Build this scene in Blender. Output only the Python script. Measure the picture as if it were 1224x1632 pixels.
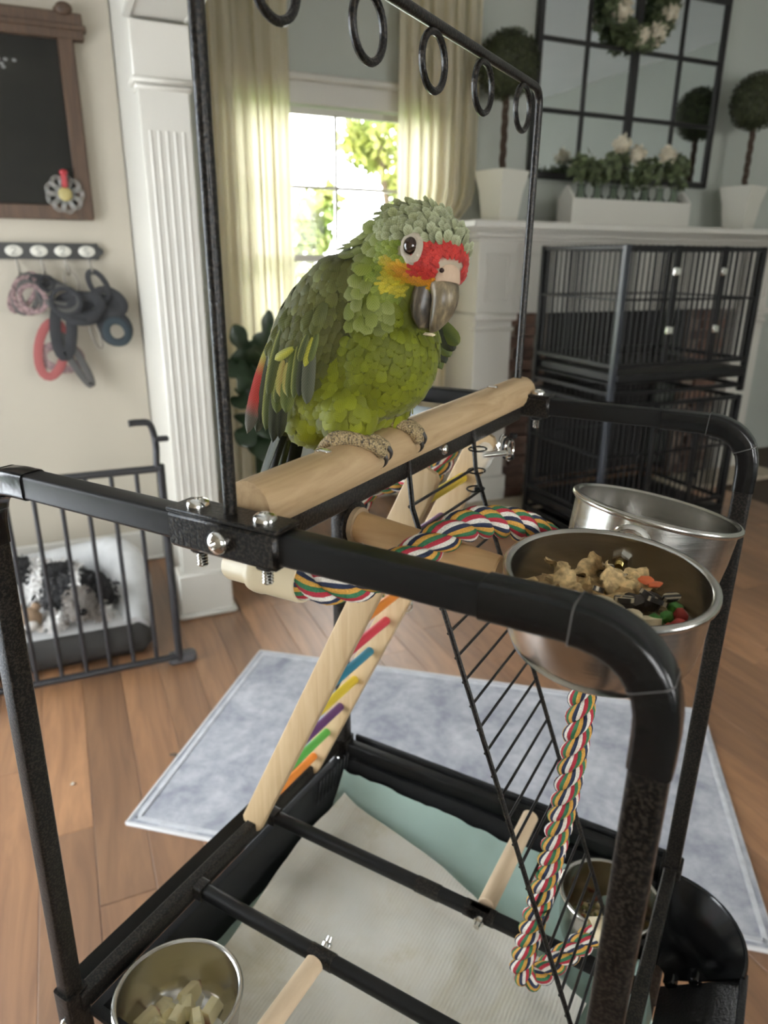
import bpy, bmesh, math, random
from mathutils import Vector, Matrix, Euler, noise
import numpy as np
for _o in list(bpy.data.objects): bpy.data.objects.remove(_o, do_unlink=True)
SC = bpy.context.scene
COL = SC.collection
R = math.radians
# ------------------------------------------------------------------ camera
cam_d = bpy.data.cameras.new('camera'); cam = bpy.data.objects.new('camera', cam_d); COL.objects.link(cam)
cam_d.sensor_fit = 'HORIZONTAL'; cam_d.sensor_width = 36.0; cam_d.lens = 36.0 * 1133 / 1224
cam_d.clip_start = 0.02; cam_d.clip_end = 200
_t, _r = R(19.5), R(0.5)
_F = Vector((0, math.cos(_t), -math.sin(_t))); _U = Vector((0, math.sin(_t), math.cos(_t))); _X = Vector((1, 0, 0))
_R2 = _X * math.cos(_r) + _U * math.sin(_r); _U2 = -_X * math.sin(_r) + _U * math.cos(_r)
cam.matrix_world = Matrix(((_R2.x, _U2.x, -_F.x, 0), (_R2.y, _U2.y, -_F.y, 0), (_R2.z, _U2.z, -_F.z, 1.4), (0, 0, 0, 1)))
cam_d.dof.use_dof = True; cam_d.dof.focus_distance = 0.64; cam_d.dof.aperture_fstop = 8.5
SC.camera = cam
# ------------------------------------------------------------------ frames: the room and the bird stand have their own axes
WORLD = Matrix.Identity(4)
ROOM = Matrix.Rotation(R(24), 4, 'Z')                                        # a along the window wall, b towards it
STAND = Matrix.Translation((0.032, 0.701, 0)) @ Matrix.Rotation(R(-29.76), 4, 'Z')
# ------------------------------------------------------------------ world
wd = bpy.data.worlds.new('daylight'); SC.world = wd; wd.use_nodes = True
bg = wd.node_tree.nodes['Background']; bg.inputs[0].default_value = (0.96, 0.98, 1.0, 1); bg.inputs[1].default_value = 10.0
def area(name, frame, loc, aim, sx, sy, power, col):
    d = bpy.data.lights.new(name, 'AREA'); d.shape = 'RECTANGLE'; d.size = sx; d.size_y = sy; d.energy = power; d.color = col
    o = bpy.data.objects.new(name, d); COL.objects.link(o)
    l = frame @ Vector(loc); t = frame @ Vector(aim)
    o.location = l; o.rotation_euler = (t - l).to_track_quat('-Z', 'Y').to_euler()
    return o
area('daylight_left_door', ROOM, (-1.40, 2.0, 1.12), (0, 2.0, 1.12), 1.6, 2.0, 41, (0.78, 0.89, 1.0))
area('fill_behind_camera', ROOM, (-0.6, -2.95, 1.6), (-0.6, 0, 1.6), 1.6, 1.5, 18, (1.0, 0.97, 0.92))  # soft fill lamp added behind the camera
area('fill_behind_camera_two', ROOM, (3.0, -2.95, 1.6), (3.0, 0, 1.6), 1.6, 1.5, 31, (1.0, 0.97, 0.92))  # second added fill lamp, towards the fireplace side
sun_d = bpy.data.lights.new('sun', 'SUN'); sun_d.energy = 3.0; sun_d.angle = R(1); sun_d.color = (1, 0.95, 0.85)
sun = bpy.data.objects.new('sun', sun_d); COL.objects.link(sun); sun.rotation_euler = (ROOM.to_3x3() @ Vector((-.75, -.05, -.66))).to_track_quat('-Z', 'Y').to_euler()
SC.view_settings.view_transform = 'Standard'; SC.view_settings.look = 'None'
SC.view_settings.exposure = 0.12; SC.view_settings.gamma = 1.0; SC.view_settings.use_curve_mapping = False
# ------------------------------------------------------------------ mesh helpers
def nrm(v):
    v = Vector(v); return v.normalized() if v.length > 1e-12 else Vector((0, 0, 1))
class MB:
    def __init__(s): s.v = []; s.f = []; s.m = []; s.c = None
    def add(s, vs, fs, mi=0):
        o = len(s.v); s.v += [tuple(p) for p in vs]; s.f += [tuple(i + o for i in f) for f in fs]; s.m += [mi] * len(fs); return s
    def box(s, c, size, rot=None, bev=0, mi=0):
        x, y, z = [q / 2 for q in size]
        b = min(bev, x * .9, y * .9, z * .9)
        if b <= 0:
            vs = [(i * x, j * y, k * z) for i in (-1, 1) for j in (-1, 1) for k in (-1, 1)]
            fs = [(0, 1, 3, 2), (4, 6, 7, 5), (0, 4, 5, 1), (2, 3, 7, 6), (0, 2, 6, 4), (1, 5, 7, 3)]
        else:
            vs = []; idx = {}
            for i in (-1, 1):
                for j in (-1, 1):
                    for k in (-1, 1):
                        idx[i, j, k, 0] = len(vs); vs.append((i * x, j * (y - b), k * (z - b)))
                        idx[i, j, k, 1] = len(vs); vs.append((i * (x - b), j * y, k * (z - b)))
                        idx[i, j, k, 2] = len(vs); vs.append((i * (x - b), j * (y - b), k * z))
            fs = []
            for i in (-1, 1):
                q = [idx[i, -1, -1, 0], idx[i, 1, -1, 0], idx[i, 1, 1, 0], idx[i, -1, 1, 0]]; fs.append(q if i > 0 else q[::-1])
                q = [idx[-1, i, -1, 1], idx[1, i, -1, 1], idx[1, i, 1, 1], idx[-1, i, 1, 1]]; fs.append(q if i < 0 else q[::-1])
                q = [idx[-1, -1, i, 2], idx[1, -1, i, 2], idx[1, 1, i, 2], idx[-1, 1, i, 2]]; fs.append(q if i > 0 else q[::-1])
            for i in (-1, 1):
                for j in (-1, 1):
                    q = [idx[i, j, -1, 0], idx[i, j, 1, 0], idx[i, j, 1, 1], idx[i, j, -1, 1]]; fs.append(q if i * j < 0 else q[::-1])
                    q = [idx[i, -1, j, 0], idx[i, 1, j, 0], idx[i, 1, j, 2], idx[i, -1, j, 2]]; fs.append(q if i * j > 0 else q[::-1])
                    q = [idx[-1, i, j, 1], idx[1, i, j, 1], idx[1, i, j, 2], idx[-1, i, j, 2]]; fs.append(q if i * j < 0 else q[::-1])
                    for k in (-1, 1):
                        q = [idx[i, j, k, 0], idx[i, j, k, 1], idx[i, j, k, 2]]; fs.append(q if i * j * k > 0 else q[::-1])
            # edges whose winding is mirrored are put right by the normal pass in mk()
        M = (rot.to_4x4() if rot is not None else Matrix.Identity(4)); c = Vector(c)
        return s.add([M @ Vector(p) + c for p in vs], fs, mi)
    def sweep(s, path, prof, up=None, scale=None, caps=True, closed=False, mi=0, twist=None):
        P = [Vector(p) for p in path]; n = len(P); k = len(prof); vs = []
        px = None
        for i in range(n):
            if closed: t = nrm(P[(i + 1) % n] - P[i - 1])
            else: t = nrm(P[min(i + 1, n - 1)] - P[max(i - 1, 0)])
            if up is not None: x = nrm(t.cross(Vector(up)))
            else:
                if px is None:
                    g = Vector((0, 0, 1)) if abs(t.z) < .9 else Vector((1, 0, 0)); x = nrm(t.cross(g))
                else: x = nrm(px - t * px.dot(t))
            px = x; y = nrm(x.cross(t)); sc = scale[i] if scale else 1
            a = twist[i] if twist else 0; ca, sa = math.cos(a), math.sin(a)
            for (q, r) in prof: vs.append(P[i] + (x * (q * ca - r * sa) + y * (q * sa + r * ca)) * sc)
        fs = []
        for i in range(n if closed else n - 1):
            j = (i + 1) % n
            for q in range(k):
                r = (q + 1) % k; fs.append((i * k + q, i * k + r, j * k + r, j * k + q))
        if caps and not closed:
            fs.append(tuple(range(k))[::-1]); fs.append(tuple(range((n - 1) * k, n * k)))
        return s.add(vs, fs, mi)
    def tube(s, path, r, n=10, caps=True, closed=False, mi=0, up=None):
        rs = r if isinstance(r, (list, tuple)) else [r] * len(path)
        return s.sweep(path, [(math.cos(2 * math.pi * i / n), math.sin(2 * math.pi * i / n)) for i in range(n)], up, rs, caps, closed, mi)
    def lathe(s, prof, n=24, M=None, mi=0):
        M = M or Matrix.Identity(4); vs = []; k = len(prof)
        for i in range(n):
            a = 2 * math.pi * i / n
            for (r, z) in prof: vs.append(M @ Vector((r * math.cos(a), r * math.sin(a), z)))
        fs = []
        for i in range(n):
            j = (i + 1) % n
            for q in range(k - 1): fs.append((i * k + q, j * k + q, j * k + q + 1, i * k + q + 1))
        if prof[0][0] > 1e-6: fs.append(tuple(i * k for i in range(n))[::-1])
        if prof[-1][0] > 1e-6 and (abs(prof[-1][0] - prof[0][0]) + abs(prof[-1][1] - prof[0][1]) > 1e-9): fs.append(tuple(i * k + k - 1 for i in range(n)))
        return s.add(vs, fs, mi)
    def ell(s, c, r, rot=None, nu=16, nv=10, mi=0):
        M = (rot.to_4x4() if rot is not None else Matrix.Identity(4)); c = Vector(c); vs = []; fs = []
        for j in range(nv + 1):
            b = math.pi * j / nv
            for i in range(nu):
                a = 2 * math.pi * i / nu
                vs.append(M @ Vector((r[0] * math.sin(b) * math.cos(a), r[1] * math.sin(b) * math.sin(a), r[2] * math.cos(b))) + c)
        for j in range(nv):
            for i in range(nu):
                k = (i + 1) % nu; fs.append((j * nu + i, (j + 1) * nu + i, (j + 1) * nu + k, j * nu + k))
        return s.add(vs, fs, mi)
    def prism(s, poly, h0, h1, M=None, mi=0):            # polygon in local xy, extruded in z
        M = M or Matrix.Identity(4); n = len(poly)
        vs = [M @ Vector((x, y, h0)) for x, y in poly] + [M @ Vector((x, y, h1)) for x, y in poly]
        fs = [tuple(range(n))[::-1], tuple(range(n, 2 * n))] + [(i, (i + 1) % n, n + (i + 1) % n, n + i) for i in range(n)]
        return s.add(vs, fs, mi)
def rrect(w, h, r, k=3):                                   # rounded rectangle profile
    out = []
    for (sx, sy, a0) in ((1, 1, 0), (-1, 1, 90), (-1, -1, 180), (1, -1, 270)):
        for i in range(k + 1):
            a = R(a0 + 90 * i / k); out.append((sx * (w / 2 - r) + r * math.cos(a), sy * (h / 2 - r) + r * math.sin(a)))
    return out
def arc_corner(p0, p1, p2, rad, k=6):                      # polyline corner rounded
    p0, p1, p2 = Vector(p0), Vector(p1), Vector(p2); a = nrm(p0 - p1); b = nrm(p2 - p1)
    s_ = p1 + a * rad; e_ = p1 + b * rad
    return [(s_ * (1 - t) ** 2 + p1 * 2 * t * (1 - t) + e_ * t * t) for t in [i / k for i in range(k + 1)]]
def spline(pts, n=12):                                     # Catmull-Rom through points
    P = [Vector(p) for p in pts]; P = [P[0] * 2 - P[1]] + P + [P[-1] * 2 - P[-2]]; out = []
    for i in range(1, len(P) - 2):
        for k in range(n):
            t = k / n; a, b, c, d = P[i - 1], P[i], P[i + 1], P[i + 2]
            out.append(.5 * (2 * b + (c - a) * t + (2 * a - 5 * b + 4 * c - d) * t * t + (3 * b - a - 3 * c + d) * t ** 3))
    out.append(P[-2]); return out
def resample(path, step):
    P = [Vector(p) for p in path]; L = [0]
    for i in range(1, len(P)): L.append(L[-1] + (P[i] - P[i - 1]).length)
    n = max(2, int(L[-1] / step)); out = []; j = 0
    for i in range(n + 1):
        d = L[-1] * i / n
        while j < len(L) - 2 and L[j + 1] < d: j += 1
        t = (d - L[j]) / max(1e-9, L[j + 1] - L[j]); out.append(P[j].lerp(P[j + 1], t))
    return out
def mk(name, mb, mats, smooth=38, shift=None, fixn=True):
    me = bpy.data.meshes.new(name)
    vs = mb.v if shift is None else [(x - shift[0], y - shift[1], z - shift[2]) for x, y, z in mb.v]
    me.from_pydata(vs, [], mb.f)
    if fixn:
        bm = bmesh.new(); bm.from_mesh(me); bmesh.ops.recalc_face_normals(bm, faces=bm.faces); bm.to_mesh(me); bm.free()
    for m in (mats if isinstance(mats, (list, tuple)) else [mats]): me.materials.append(m)
    if any(mb.m): me.polygons.foreach_set('material_index', mb.m)
    if mb.c is not None:
        ca = me.color_attributes.new('tint', 'FLOAT_COLOR', 'POINT')
        ca.data.foreach_set('color', np.array(mb.c, dtype=np.float32).reshape(-1))
    if smooth:
        me.polygons.foreach_set('use_smooth', [True] * len(me.polygons)); me.set_sharp_from_angle(angle=R(smooth))
    me.update(); return me
def tag(o, label=None, cat=None, group=None, kind=None):
    if label: o['label'] = label
    if cat: o['category'] = cat
    if group: o['group'] = group
    if kind: o['kind'] = kind
    return o
class Thing:
    def __init__(s, name, label, cat, frame=WORLD, o=(0, 0, 0), group=None, kind=None):
        s.o = Vector(o); s.root = bpy.data.objects.new(name, None); COL.objects.link(s.root); s.root.empty_display_size = .03
        s.root.matrix_world = frame @ Matrix.Translation(s.o); tag(s.root, label, cat, group, kind)
    def part(s, name, mb, mat, parent=None, label=None, kind=None, smooth=38, fixn=True):
        ob = bpy.data.objects.new(name, mk(name, mb, mat, smooth, s.o, fixn)); COL.objects.link(ob); ob.parent = parent or s.root
        return tag(ob, label, None, None, kind)
    def inst(s, name, me, M, parent=None, label=None):      # shared mesh placed by matrix in frame coordinates
        ob = bpy.data.objects.new(name, me); COL.objects.link(ob); ob.parent = parent or s.root
        ob.matrix_basis = Matrix.Translation(-s.o) @ (M if isinstance(M, Matrix) else Matrix.Translation(M))
        return tag(ob, label)
def one(name, mb, mat, label, cat, frame=WORLD, o=(0, 0, 0), group=None, kind=None, smooth=38, fixn=True):
    ob = bpy.data.objects.new(name, mk(name, mb, mat, smooth, o, fixn)); COL.objects.link(ob)
    ob.matrix_world = frame @ Matrix.Translation(Vector(o)); return tag(ob, label, cat, group, kind)
def put(name, me, M, label, cat, group=None):               # a single-mesh thing that shares mesh data
    ob = bpy.data.objects.new(name, me); COL.objects.link(ob); ob.matrix_world = M; return tag(ob, label, cat, group)
def axis_m(p, z, x=None):                                  # matrix at p with local Z along z
    z = nrm(z); g = Vector(x) if x is not None else (Vector((0, 0, 1)) if abs(z.z) < .9 else Vector((1, 0, 0)))
    y = nrm(z.cross(g)); x = nrm(y.cross(z))
    return Matrix(((x.x, y.x, z.x, p[0]), (x.y, y.y, z.y, p[1]), (x.z, y.z, z.z, p[2]), (0, 0, 0, 1)))
# ------------------------------------------------------------------ materials
class NT:
    def __init__(s, name):
        s.m = bpy.data.materials.new(name); s.m.use_nodes = True; s.t = s.m.node_tree; s.b = s.t.nodes['Principled BSDF']
    def n(s, ty, **kw):
        x = s.t.nodes.new(ty)
        for k, v in kw.items():
            if k in x.inputs: x.inputs[k].default_value = v
            else: setattr(x, k, v)
        return x
    def l(s, a, b): s.t.links.new(a, b)
    def coord(s, scale=(1, 1, 1), which='Object', rot=(0, 0, 0)):
        tc = s.n('ShaderNodeTexCoord'); mp = s.n('ShaderNodeMapping'); mp.inputs['Scale'].default_value = scale; mp.inputs['Rotation'].default_value = rot
        s.l(tc.outputs[which], mp.inputs['Vector']); return mp.outputs[0]
    def noise(s, vec, scale=5, detail=3, rough=.5, dist=0):
        x = s.n('ShaderNodeTexNoise'); x.inputs['Scale'].default_value = scale; x.inputs['Detail'].default_value = detail
        x.inputs['Roughness'].default_value = rough; x.inputs['Distortion'].default_value = dist
        if vec is not None: s.l(vec, x.inputs['Vector'])
        return x.outputs['Fac']
    def ramp(s, fac, stops):
        x = s.n('ShaderNodeValToRGB'); e = x.color_ramp.elements
        while len(e) > 1: e.remove(e[-1])
        e[0].position = stops[0][0]; e[0].color = (*stops[0][1], 1)
        for p, c in stops[1:]:
            q = e.new(p); q.color = (*c, 1)
        s.l(fac, x.inputs[0]); return x.outputs[0]
    def bump(s, h, strength=.2, dist=.002):
        x = s.n('ShaderNodeBump'); x.inputs['Strength'].default_value = strength; x.inputs['Distance'].default_value = dist
        s.l(h, x.inputs['Height']); s.l(x.outputs[0], s.b.inputs['Normal'])
    def set(s, col=None, rough=.5, metal=0, spec=None, **kw):
        if col is not None: s.b.inputs['Base Color'].default_value = (*col, 1)
        s.b.inputs['Roughness'].default_value = rough; s.b.inputs['Metallic'].default_value = metal
        if spec is not None: s.b.inputs['Specular IOR Level'].default_value = spec
        for k, v in kw.items(): s.b.inputs[k].default_value = v
        return s
def srgb(r, g, b):
    f = lambda c: (c / 255 / 12.92) if c <= 10 else ((c / 255 + .055) / 1.055) ** 2.4
    return (f(r), f(g), f(b))
def plain(name, col, rough=.5, metal=0, spec=None, bump=0, bscale=300, var=0, vscale=8, **kw):
    m = NT(name); m.set(col, rough, metal, spec, **kw); v = m.coord()
    if var:
        f = m.noise(v, vscale, 4); a = tuple(c * (1 - var) for c in col); b = tuple(min(1, c * (1 + var)) for c in col)
        m.l(m.ramp(f, [(.3, a), (.7, b)]), m.b.inputs['Base Color'])
    if bump: m.bump(m.noise(v, bscale, 2), bump, .001)
    return m.m
def wood(name, c0, c1, axis=0, scale=18, rough=.45, stretch=12, bump=.08, rnd=False):
    m = NT(name); m.set(None, rough); sc = [scale] * 3; sc[axis] = scale / stretch
    v = m.coord(tuple(sc)); f = m.noise(v, 1.6, 6, .6, 1.2)
    col = m.ramp(f, [(.25, c0), (.5, tuple((a + b) / 2 for a, b in zip(c0, c1))), (.75, c1)])
    if rnd:
        oi = m.n('ShaderNodeObjectInfo'); hs = m.n('ShaderNodeHueSaturation'); mr = m.n('ShaderNodeMapRange')
        mr.inputs['To Min'].default_value = .72; mr.inputs['To Max'].default_value = 1.25; m.l(oi.outputs['Random'], mr.inputs['Value'])
        m.l(mr.outputs[0], hs.inputs['Value']); m.l(col, hs.inputs['Color']); col = hs.outputs[0]
    m.l(col, m.b.inputs['Base Color']); m.bump(f, bump, .002); return m.m

ORD = ('leftmost', 'second from the left', 'third from the left', 'fourth from the left', 'fifth from the left', 'sixth from the left', 'seventh from the left', 'eighth from the left', 'ninth from the left', 'tenth from the left', 'eleventh from the left', 'twelfth from the left')
def ordinal_labels(objs, base):                             # tell look-alikes apart by their order across the view
    def sx(o): q = o.matrix_world.translation - cam.matrix_world.translation; return q.dot(_R2) / max(.01, q.dot(_F))
    objs = sorted(objs, key=sx)
    for i, o in enumerate(objs): o['label'] = base + ', ' + ('rightmost' if i == len(objs) - 1 else ORD[i])
# ================================================================== THE ROOM
def paint(name, col, var=.04): return plain(name, col, .75, var=var, vscale=1.5, bump=.05, bscale=120)
M_WALL_CREAM = paint('cream_paint', (.38, .34, .27)); M_WALL_SAGE = paint('pale_sage_paint', (.40, .42, .37))
M_CEIL = paint('ceiling_paint', (.78, .80, .79)); M_TRIM = plain('white_trim_paint', (.53, .51, .45), .38)
M_WALL_BACK = paint('pale_blue_paint', (.60, .69, .71))
M_GLASS = None
def glass_mat(name, tint=(1, 1, 1), gloss=.08):
    m = NT(name); t = m.t; out = [x for x in t.nodes if x.type == 'OUTPUT_MATERIAL'][0]
    tr = m.n('ShaderNodeBsdfTransparent'); tr.inputs[0].default_value = (*tint, 1); gl = m.n('ShaderNodeBsdfGlossy'); gl.inputs['Roughness'].default_value = .02
    mx = m.n('ShaderNodeMixShader'); fr = m.n('ShaderNodeFresnel'); fr.inputs[0].default_value = 1.35
    m.l(fr.outputs[0], mx.inputs[0]); m.l(tr.outputs[0], mx.inputs[1]); m.l(gl.outputs[0], mx.inputs[2]); m.l(mx.outputs[0], out.inputs[0]); return m.m
M_GLASS = glass_mat('window_glass')
CZ = 3.1
def struct(name, mb, mat, label=None, cat=None, o=(0, 0, 0), smooth=30):
    ob = one(name, mb, mat, label, cat, ROOM, o, None, 'structure', smooth); return ob
def wall(name, lo, hi, mat, label, holes=()):
    # wall spanning box lo..hi; thin axis is 0 or 1; holes (s0,s1,z0,z1) along the long axis
    mb = MB(); ax = 0 if hi[0] - lo[0] > hi[1] - lo[1] else 1
    cuts = sorted({lo[ax], hi[ax], *[h[0] for h in holes], *[h[1] for h in holes]})
    for s0, s1 in zip(cuts, cuts[1:]):
        zs = [(lo[2], hi[2])]
        for h in holes:
            if h[0] <= s0 + 1e-6 and h[1] >= s1 - 1e-6: zs = [(lo[2], h[2]), (h[3], hi[2])]
        for z0, z1 in zs:
            if z1 - z0 < .001: continue
            c = [(lo[i] + hi[i]) / 2 for i in range(3)]; sz = [hi[i] - lo[i] for i in range(3)]
            c[ax] = (s0 + s1) / 2; sz[ax] = s1 - s0; c[2] = (z0 + z1) / 2; sz[2] = z1 - z0; mb.box(c, sz)
    return struct(name, mb, mat, label, 'wall', smooth=0)
# floor: a sub floor and individual planks laid towards the window wall
M_FLOOR = wood('hand_scraped_wood', (.135, .055, .020), (.39, .195, .085), axis=1, scale=9, rough=.48, stretch=9, bump=.25, rnd=True)
M_FLOOR.node_tree.nodes['Principled BSDF'].inputs['Specular IOR Level'].default_value = .7
_fb = M_FLOOR.node_tree.nodes['Principled BSDF']; _fb.inputs['Coat Weight'].default_value = 1.0; _fb.inputs['Coat Roughness'].default_value = .5
mb = MB(); mb.box((1.4, .4, -.03), (7.6, 7.2, .04)); floor_ob = struct('floor', mb, plain('sub_floor', (.06, .035, .02), .6), 'brown hand scraped wooden plank floor', 'floor', smooth=0)
random.seed(4)
PW = .127; pm = {}
for L in (.9, 1.2, 1.5):
    b_ = MB(); b_.box((0, 0, 0), (PW - .0008, L - .0008, .014), bev=.0012); pm[L] = mk('plank', b_, M_FLOOR, 0)
cols_ = [-1.42 + PW * i for i in range(42)]
for a_ in cols_:
    b0 = .15 - random.random() * .9
    while b0 < 3.88:
        L = random.choice((.9, 1.2, 1.5)); hi_ = 3.42 if a_ < .31 else 3.89
        if b0 < hi_ and not (a_ > 3.3 and b0 < 1.0):
            ob = bpy.data.objects.new('plank', pm[L]); COL.objects.link(ob); ob.parent = floor_ob
            ob.location = (a_, b0 + L / 2, -.007 - random.random() * .0008)
        b0 += L
mb = MB(); mb.box((1.4, .4, CZ + .05), (7.6, 7.2, .1)); struct('ceiling', mb, M_CEIL, 'white painted ceiling', 'ceiling', smooth=0)
wall('wall_far', (.30, 3.9, -.05), (5.2, 4.02, CZ), M_WALL_SAGE, 'pale sage wall with the window and the fireplace', [(.895, 2.025, .67, 2.145)])
wall('wall_left_far', (-1.5, 3.42, -.05), (.33, 3.54, CZ), M_WALL_CREAM, 'cream wall carrying the chalkboard and the hook rail')
wall('wall_left', (-1.62, -3.2, -.05), (-1.5, 3.54, CZ), M_WALL_CREAM, 'cream side wall with a glazed door', [(1.18, 2.82, .0, 2.2)])
wall('wall_right', (5.2, -3.2, -.05), (5.32, 4.02, CZ), M_WALL_SAGE, 'pale sage side wall')
wall('wall_back', (-1.62, -3.2, -.05), (5.32, -3.08, CZ), M_WALL_BACK, 'pale blue wall behind the viewer', [(-1.32, .2, .85, 2.35), (2.2, 3.8, .85, 2.35)])
wall('wall_stub', (.335, 2.76, -.05), (.485, 3.95, CZ), M_TRIM, 'white painted wall end behind the fluted column')
# header over the cased opening
mb = MB(); mb.box((.41, -.2, 2.62), (.17, 5.92, 1.0)); hd = struct('trim_1', mb, M_TRIM, 'white boxed header beam running above the opening', 'beam', (0, 0, 0), 0)
mb = MB(); mb.box((.315, -.2, 2.16), (.03, 5.88, .09), bev=.006); mb.box((.505, -.2, 2.16), (.03, 5.88, .09), bev=.006)
ch = bpy.data.objects.new('edge_moulding', mk('edge_moulding', mb, M_TRIM)); COL.objects.link(ch); ch.parent = hd
# fluted column
colT = Thing('trim_2', 'white fluted square column at the end of the wall', 'column', ROOM, (.411, 2.74, 0), kind='structure')
mb = MB(); mb.box((.411, 2.775, 1.03), (.166, .08, 2.06), bev=.004); colT.part('shaft', mb, M_TRIM)
for i in range(5):
    mb = MB(); x = .411 + (i - 2) * .027
    mb.tube([(x, 2.7395, .30), (x, 2.7395, 1.80)], .0075, 10); colT.part('reed', mb, M_TRIM)
mb = MB(); mb.box((.413, 2.775, .095), (.214, .12, .19), bev=.006); colT.part('base', mb, M_TRIM)
mb = MB(); mb.box((.413, 2.77, .012), (.24, .15, .024), bev=.01); colT.part('shoe_moulding', mb, M_TRIM)
mb = MB(); mb.box((.411, 2.77, 2.03), (.19, .11, .16), bev=.004); cp = colT.part('capital', mb, M_TRIM)
mb = MB(); mb.box((.411, 2.765, 1.945), (.205, .12, .018), bev=.008); mb.box((.411, 2.77, 1.927), (.185, .1, .016), bev=.006); colT.part('neck_moulding', mb, M_TRIM, cp)
# baseboards
def baseboard(name, lo, hi):
    mb = MB(); c = [(lo[i] + hi[i]) / 2 for i in range(3)]; sz = [hi[i] - lo[i] for i in range(3)]; mb.box(c, sz, bev=.005)
    ax = 0 if sz[0] > sz[1] else 1; s2 = list(sz); s2[2] = .02; s2[1 - ax] += .012; mb.box((c[0], c[1], .012), s2, bev=.006)
    struct(name, mb, M_TRIM, 'white painted baseboard along the ' + name.split('_', 1)[1].replace('_', ' ') + ' wall', 'baseboard')
baseboard('baseboard_left_far', (-1.5, 3.40, 0), (.33, 3.42, .155)); baseboard('baseboard_far', (.49, 3.88, 0), (2.1, 3.9, .155))
# window in the far wall
def window(name, a0, a1, z0, z1, b, label, detailed=True, axis=0, muntin=True):
    t = Thing(name, label, 'window', ROOM, ((a0 + a1) / 2, b, z0) if axis == 0 else (b, (a0 + a1) / 2, z0), kind='structure')
    def bx(mb, s0, s1, q0, q1, zz0, zz1, bev=.003):
        if axis == 0: mb.box(((s0 + s1) / 2, (q0 + q1) / 2, (zz0 + zz1) / 2), (s1 - s0, abs(q1 - q0), zz1 - zz0), bev=bev)
        else: mb.box(((q0 + q1) / 2, (s0 + s1) / 2, (zz0 + zz1) / 2), (abs(q1 - q0), s1 - s0, zz1 - zz0), bev=bev)
    sg = 1 if b > 0 and axis == 0 else -1                    # outward direction
    i_, o_ = b - .018 * sg, b + .001 * sg
    for s0, s1 in ((a0 - .085, a0 + .005), (a1 - .005, a1 + .085)):
        mb = MB(); bx(mb, s0, s1, i_, b, z0 - .02, z1 + .02); bx(mb, s0 + .01, s0 + .022, i_ - .008 * sg, b, z0 - .02, z1 + .02); t.part('side_casing', mb, M_TRIM)
    mb = MB(); bx(mb, a0 - .09, a1 + .09, i_ - .004 * sg, b, z1, z1 + .10); bx(mb, a0 - .105, a1 + .105, b - .045 * sg, b, z1 + .10, z1 + .135, .008); t.part('head_casing', mb, M_TRIM)
    mb = MB(); bx(mb, a0 - .1, a1 + .1, b - .06 * sg, b + .06 * sg, z0 - .025, z0 + .005, .006); t.part('window_sill', mb, M_TRIM)
    zm = (z0 + z1) / 2 - .005
    for k, (q0, q1, off) in enumerate(((z0, zm + .02, .03), (zm - .02, z1, .055))):
        mb = MB(); w_ = .036; c0, c1 = b + off * sg - .012, b + off * sg + .012
        bx(mb, a0, a0 + w_, c0, c1, q0, q1); bx(mb, a1 - w_, a1, c0, c1, q0, q1); bx(mb, a0 + w_, a1 - w_, c0, c1, q0, q0 + w_); bx(mb, a0 + w_, a1 - w_, c0, c1, q1 - w_, q1)
        f = t.part('sash', mb, M_TRIM)
        am, zc = (a0 + a1) / 2, (q0 + q1) / 2
        if muntin:
            mb = MB(); bx(mb, am - .009, am + .009, c0 + .004, c1 - .004, q0 + w_, q1 - w_); t.part('muntin', mb, M_TRIM, f)
            mb = MB(); bx(mb, a0 + w_, a1 - w_, c0 + .004, c1 - .004, zc - .009, zc + .009); t.part('muntin', mb, M_TRIM, f)
        for (p0, p1) in (((a0 + w_, am - .009), (am + .009, a1 - w_)) if muntin else ((a0 + w_, a1 - w_),)):
            for (r0, r1) in (((q0 + w_, zc - .009), (zc + .009, q1 - w_)) if muntin else ((q0 + w_, q1 - w_),)):
                mb = MB(); bx(mb, p0, p1, b + off * sg - .002, b + off * sg + .002, r0, r1, 0); t.part('pane', mb, M_GLASS, f, smooth=0)
    return t
window('window_1', .90, 2.02, .68, 2.14, 3.9, 'white sash window between the cream curtains')
window('fill_window_2', -1.30, .18, .87, 2.33, -3.08, 'white sash window added round the back fill lamp nearer the glazed door', axis=0)  # made-up window, built to house the first fill lamp
window('fill_window_3', 2.22, 3.78, .87, 2.33, -3.08, 'white sash window added round the back fill lamp nearer the right wall', axis=0)  # made-up window, built to house the second fill lamp
# glazed door in the left wall
dT = Thing('door_1', 'white glazed door in the side wall', 'door', ROOM, (-1.56, 2.0, 0), kind='structure')
for k in range(2):
    b0, b1 = 1.20 + k * .80, 2.0 + k * .80; mb = MB()
    for (s0, s1, q0, q1) in ((b0, b0 + .09, 0, 2.18), (b1 - .09, b1, 0, 2.18), (b0 + .09, b1 - .09, 0, .14), (b0 + .09, b1 - .09, 2.07, 2.18)):
        mb.box((-1.56, (s0 + s1) / 2, (q0 + q1) / 2), (.045, s1 - s0, q1 - q0), bev=.003)
    f = dT.part('door_leaf', mb, M_TRIM); mb = MB(); mb.box((-1.56, (b0 + b1) / 2, 1.1), (.006, b1 - b0 - .18, 1.93)); dT.part('pane', mb, M_GLASS, f, smooth=0)
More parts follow.
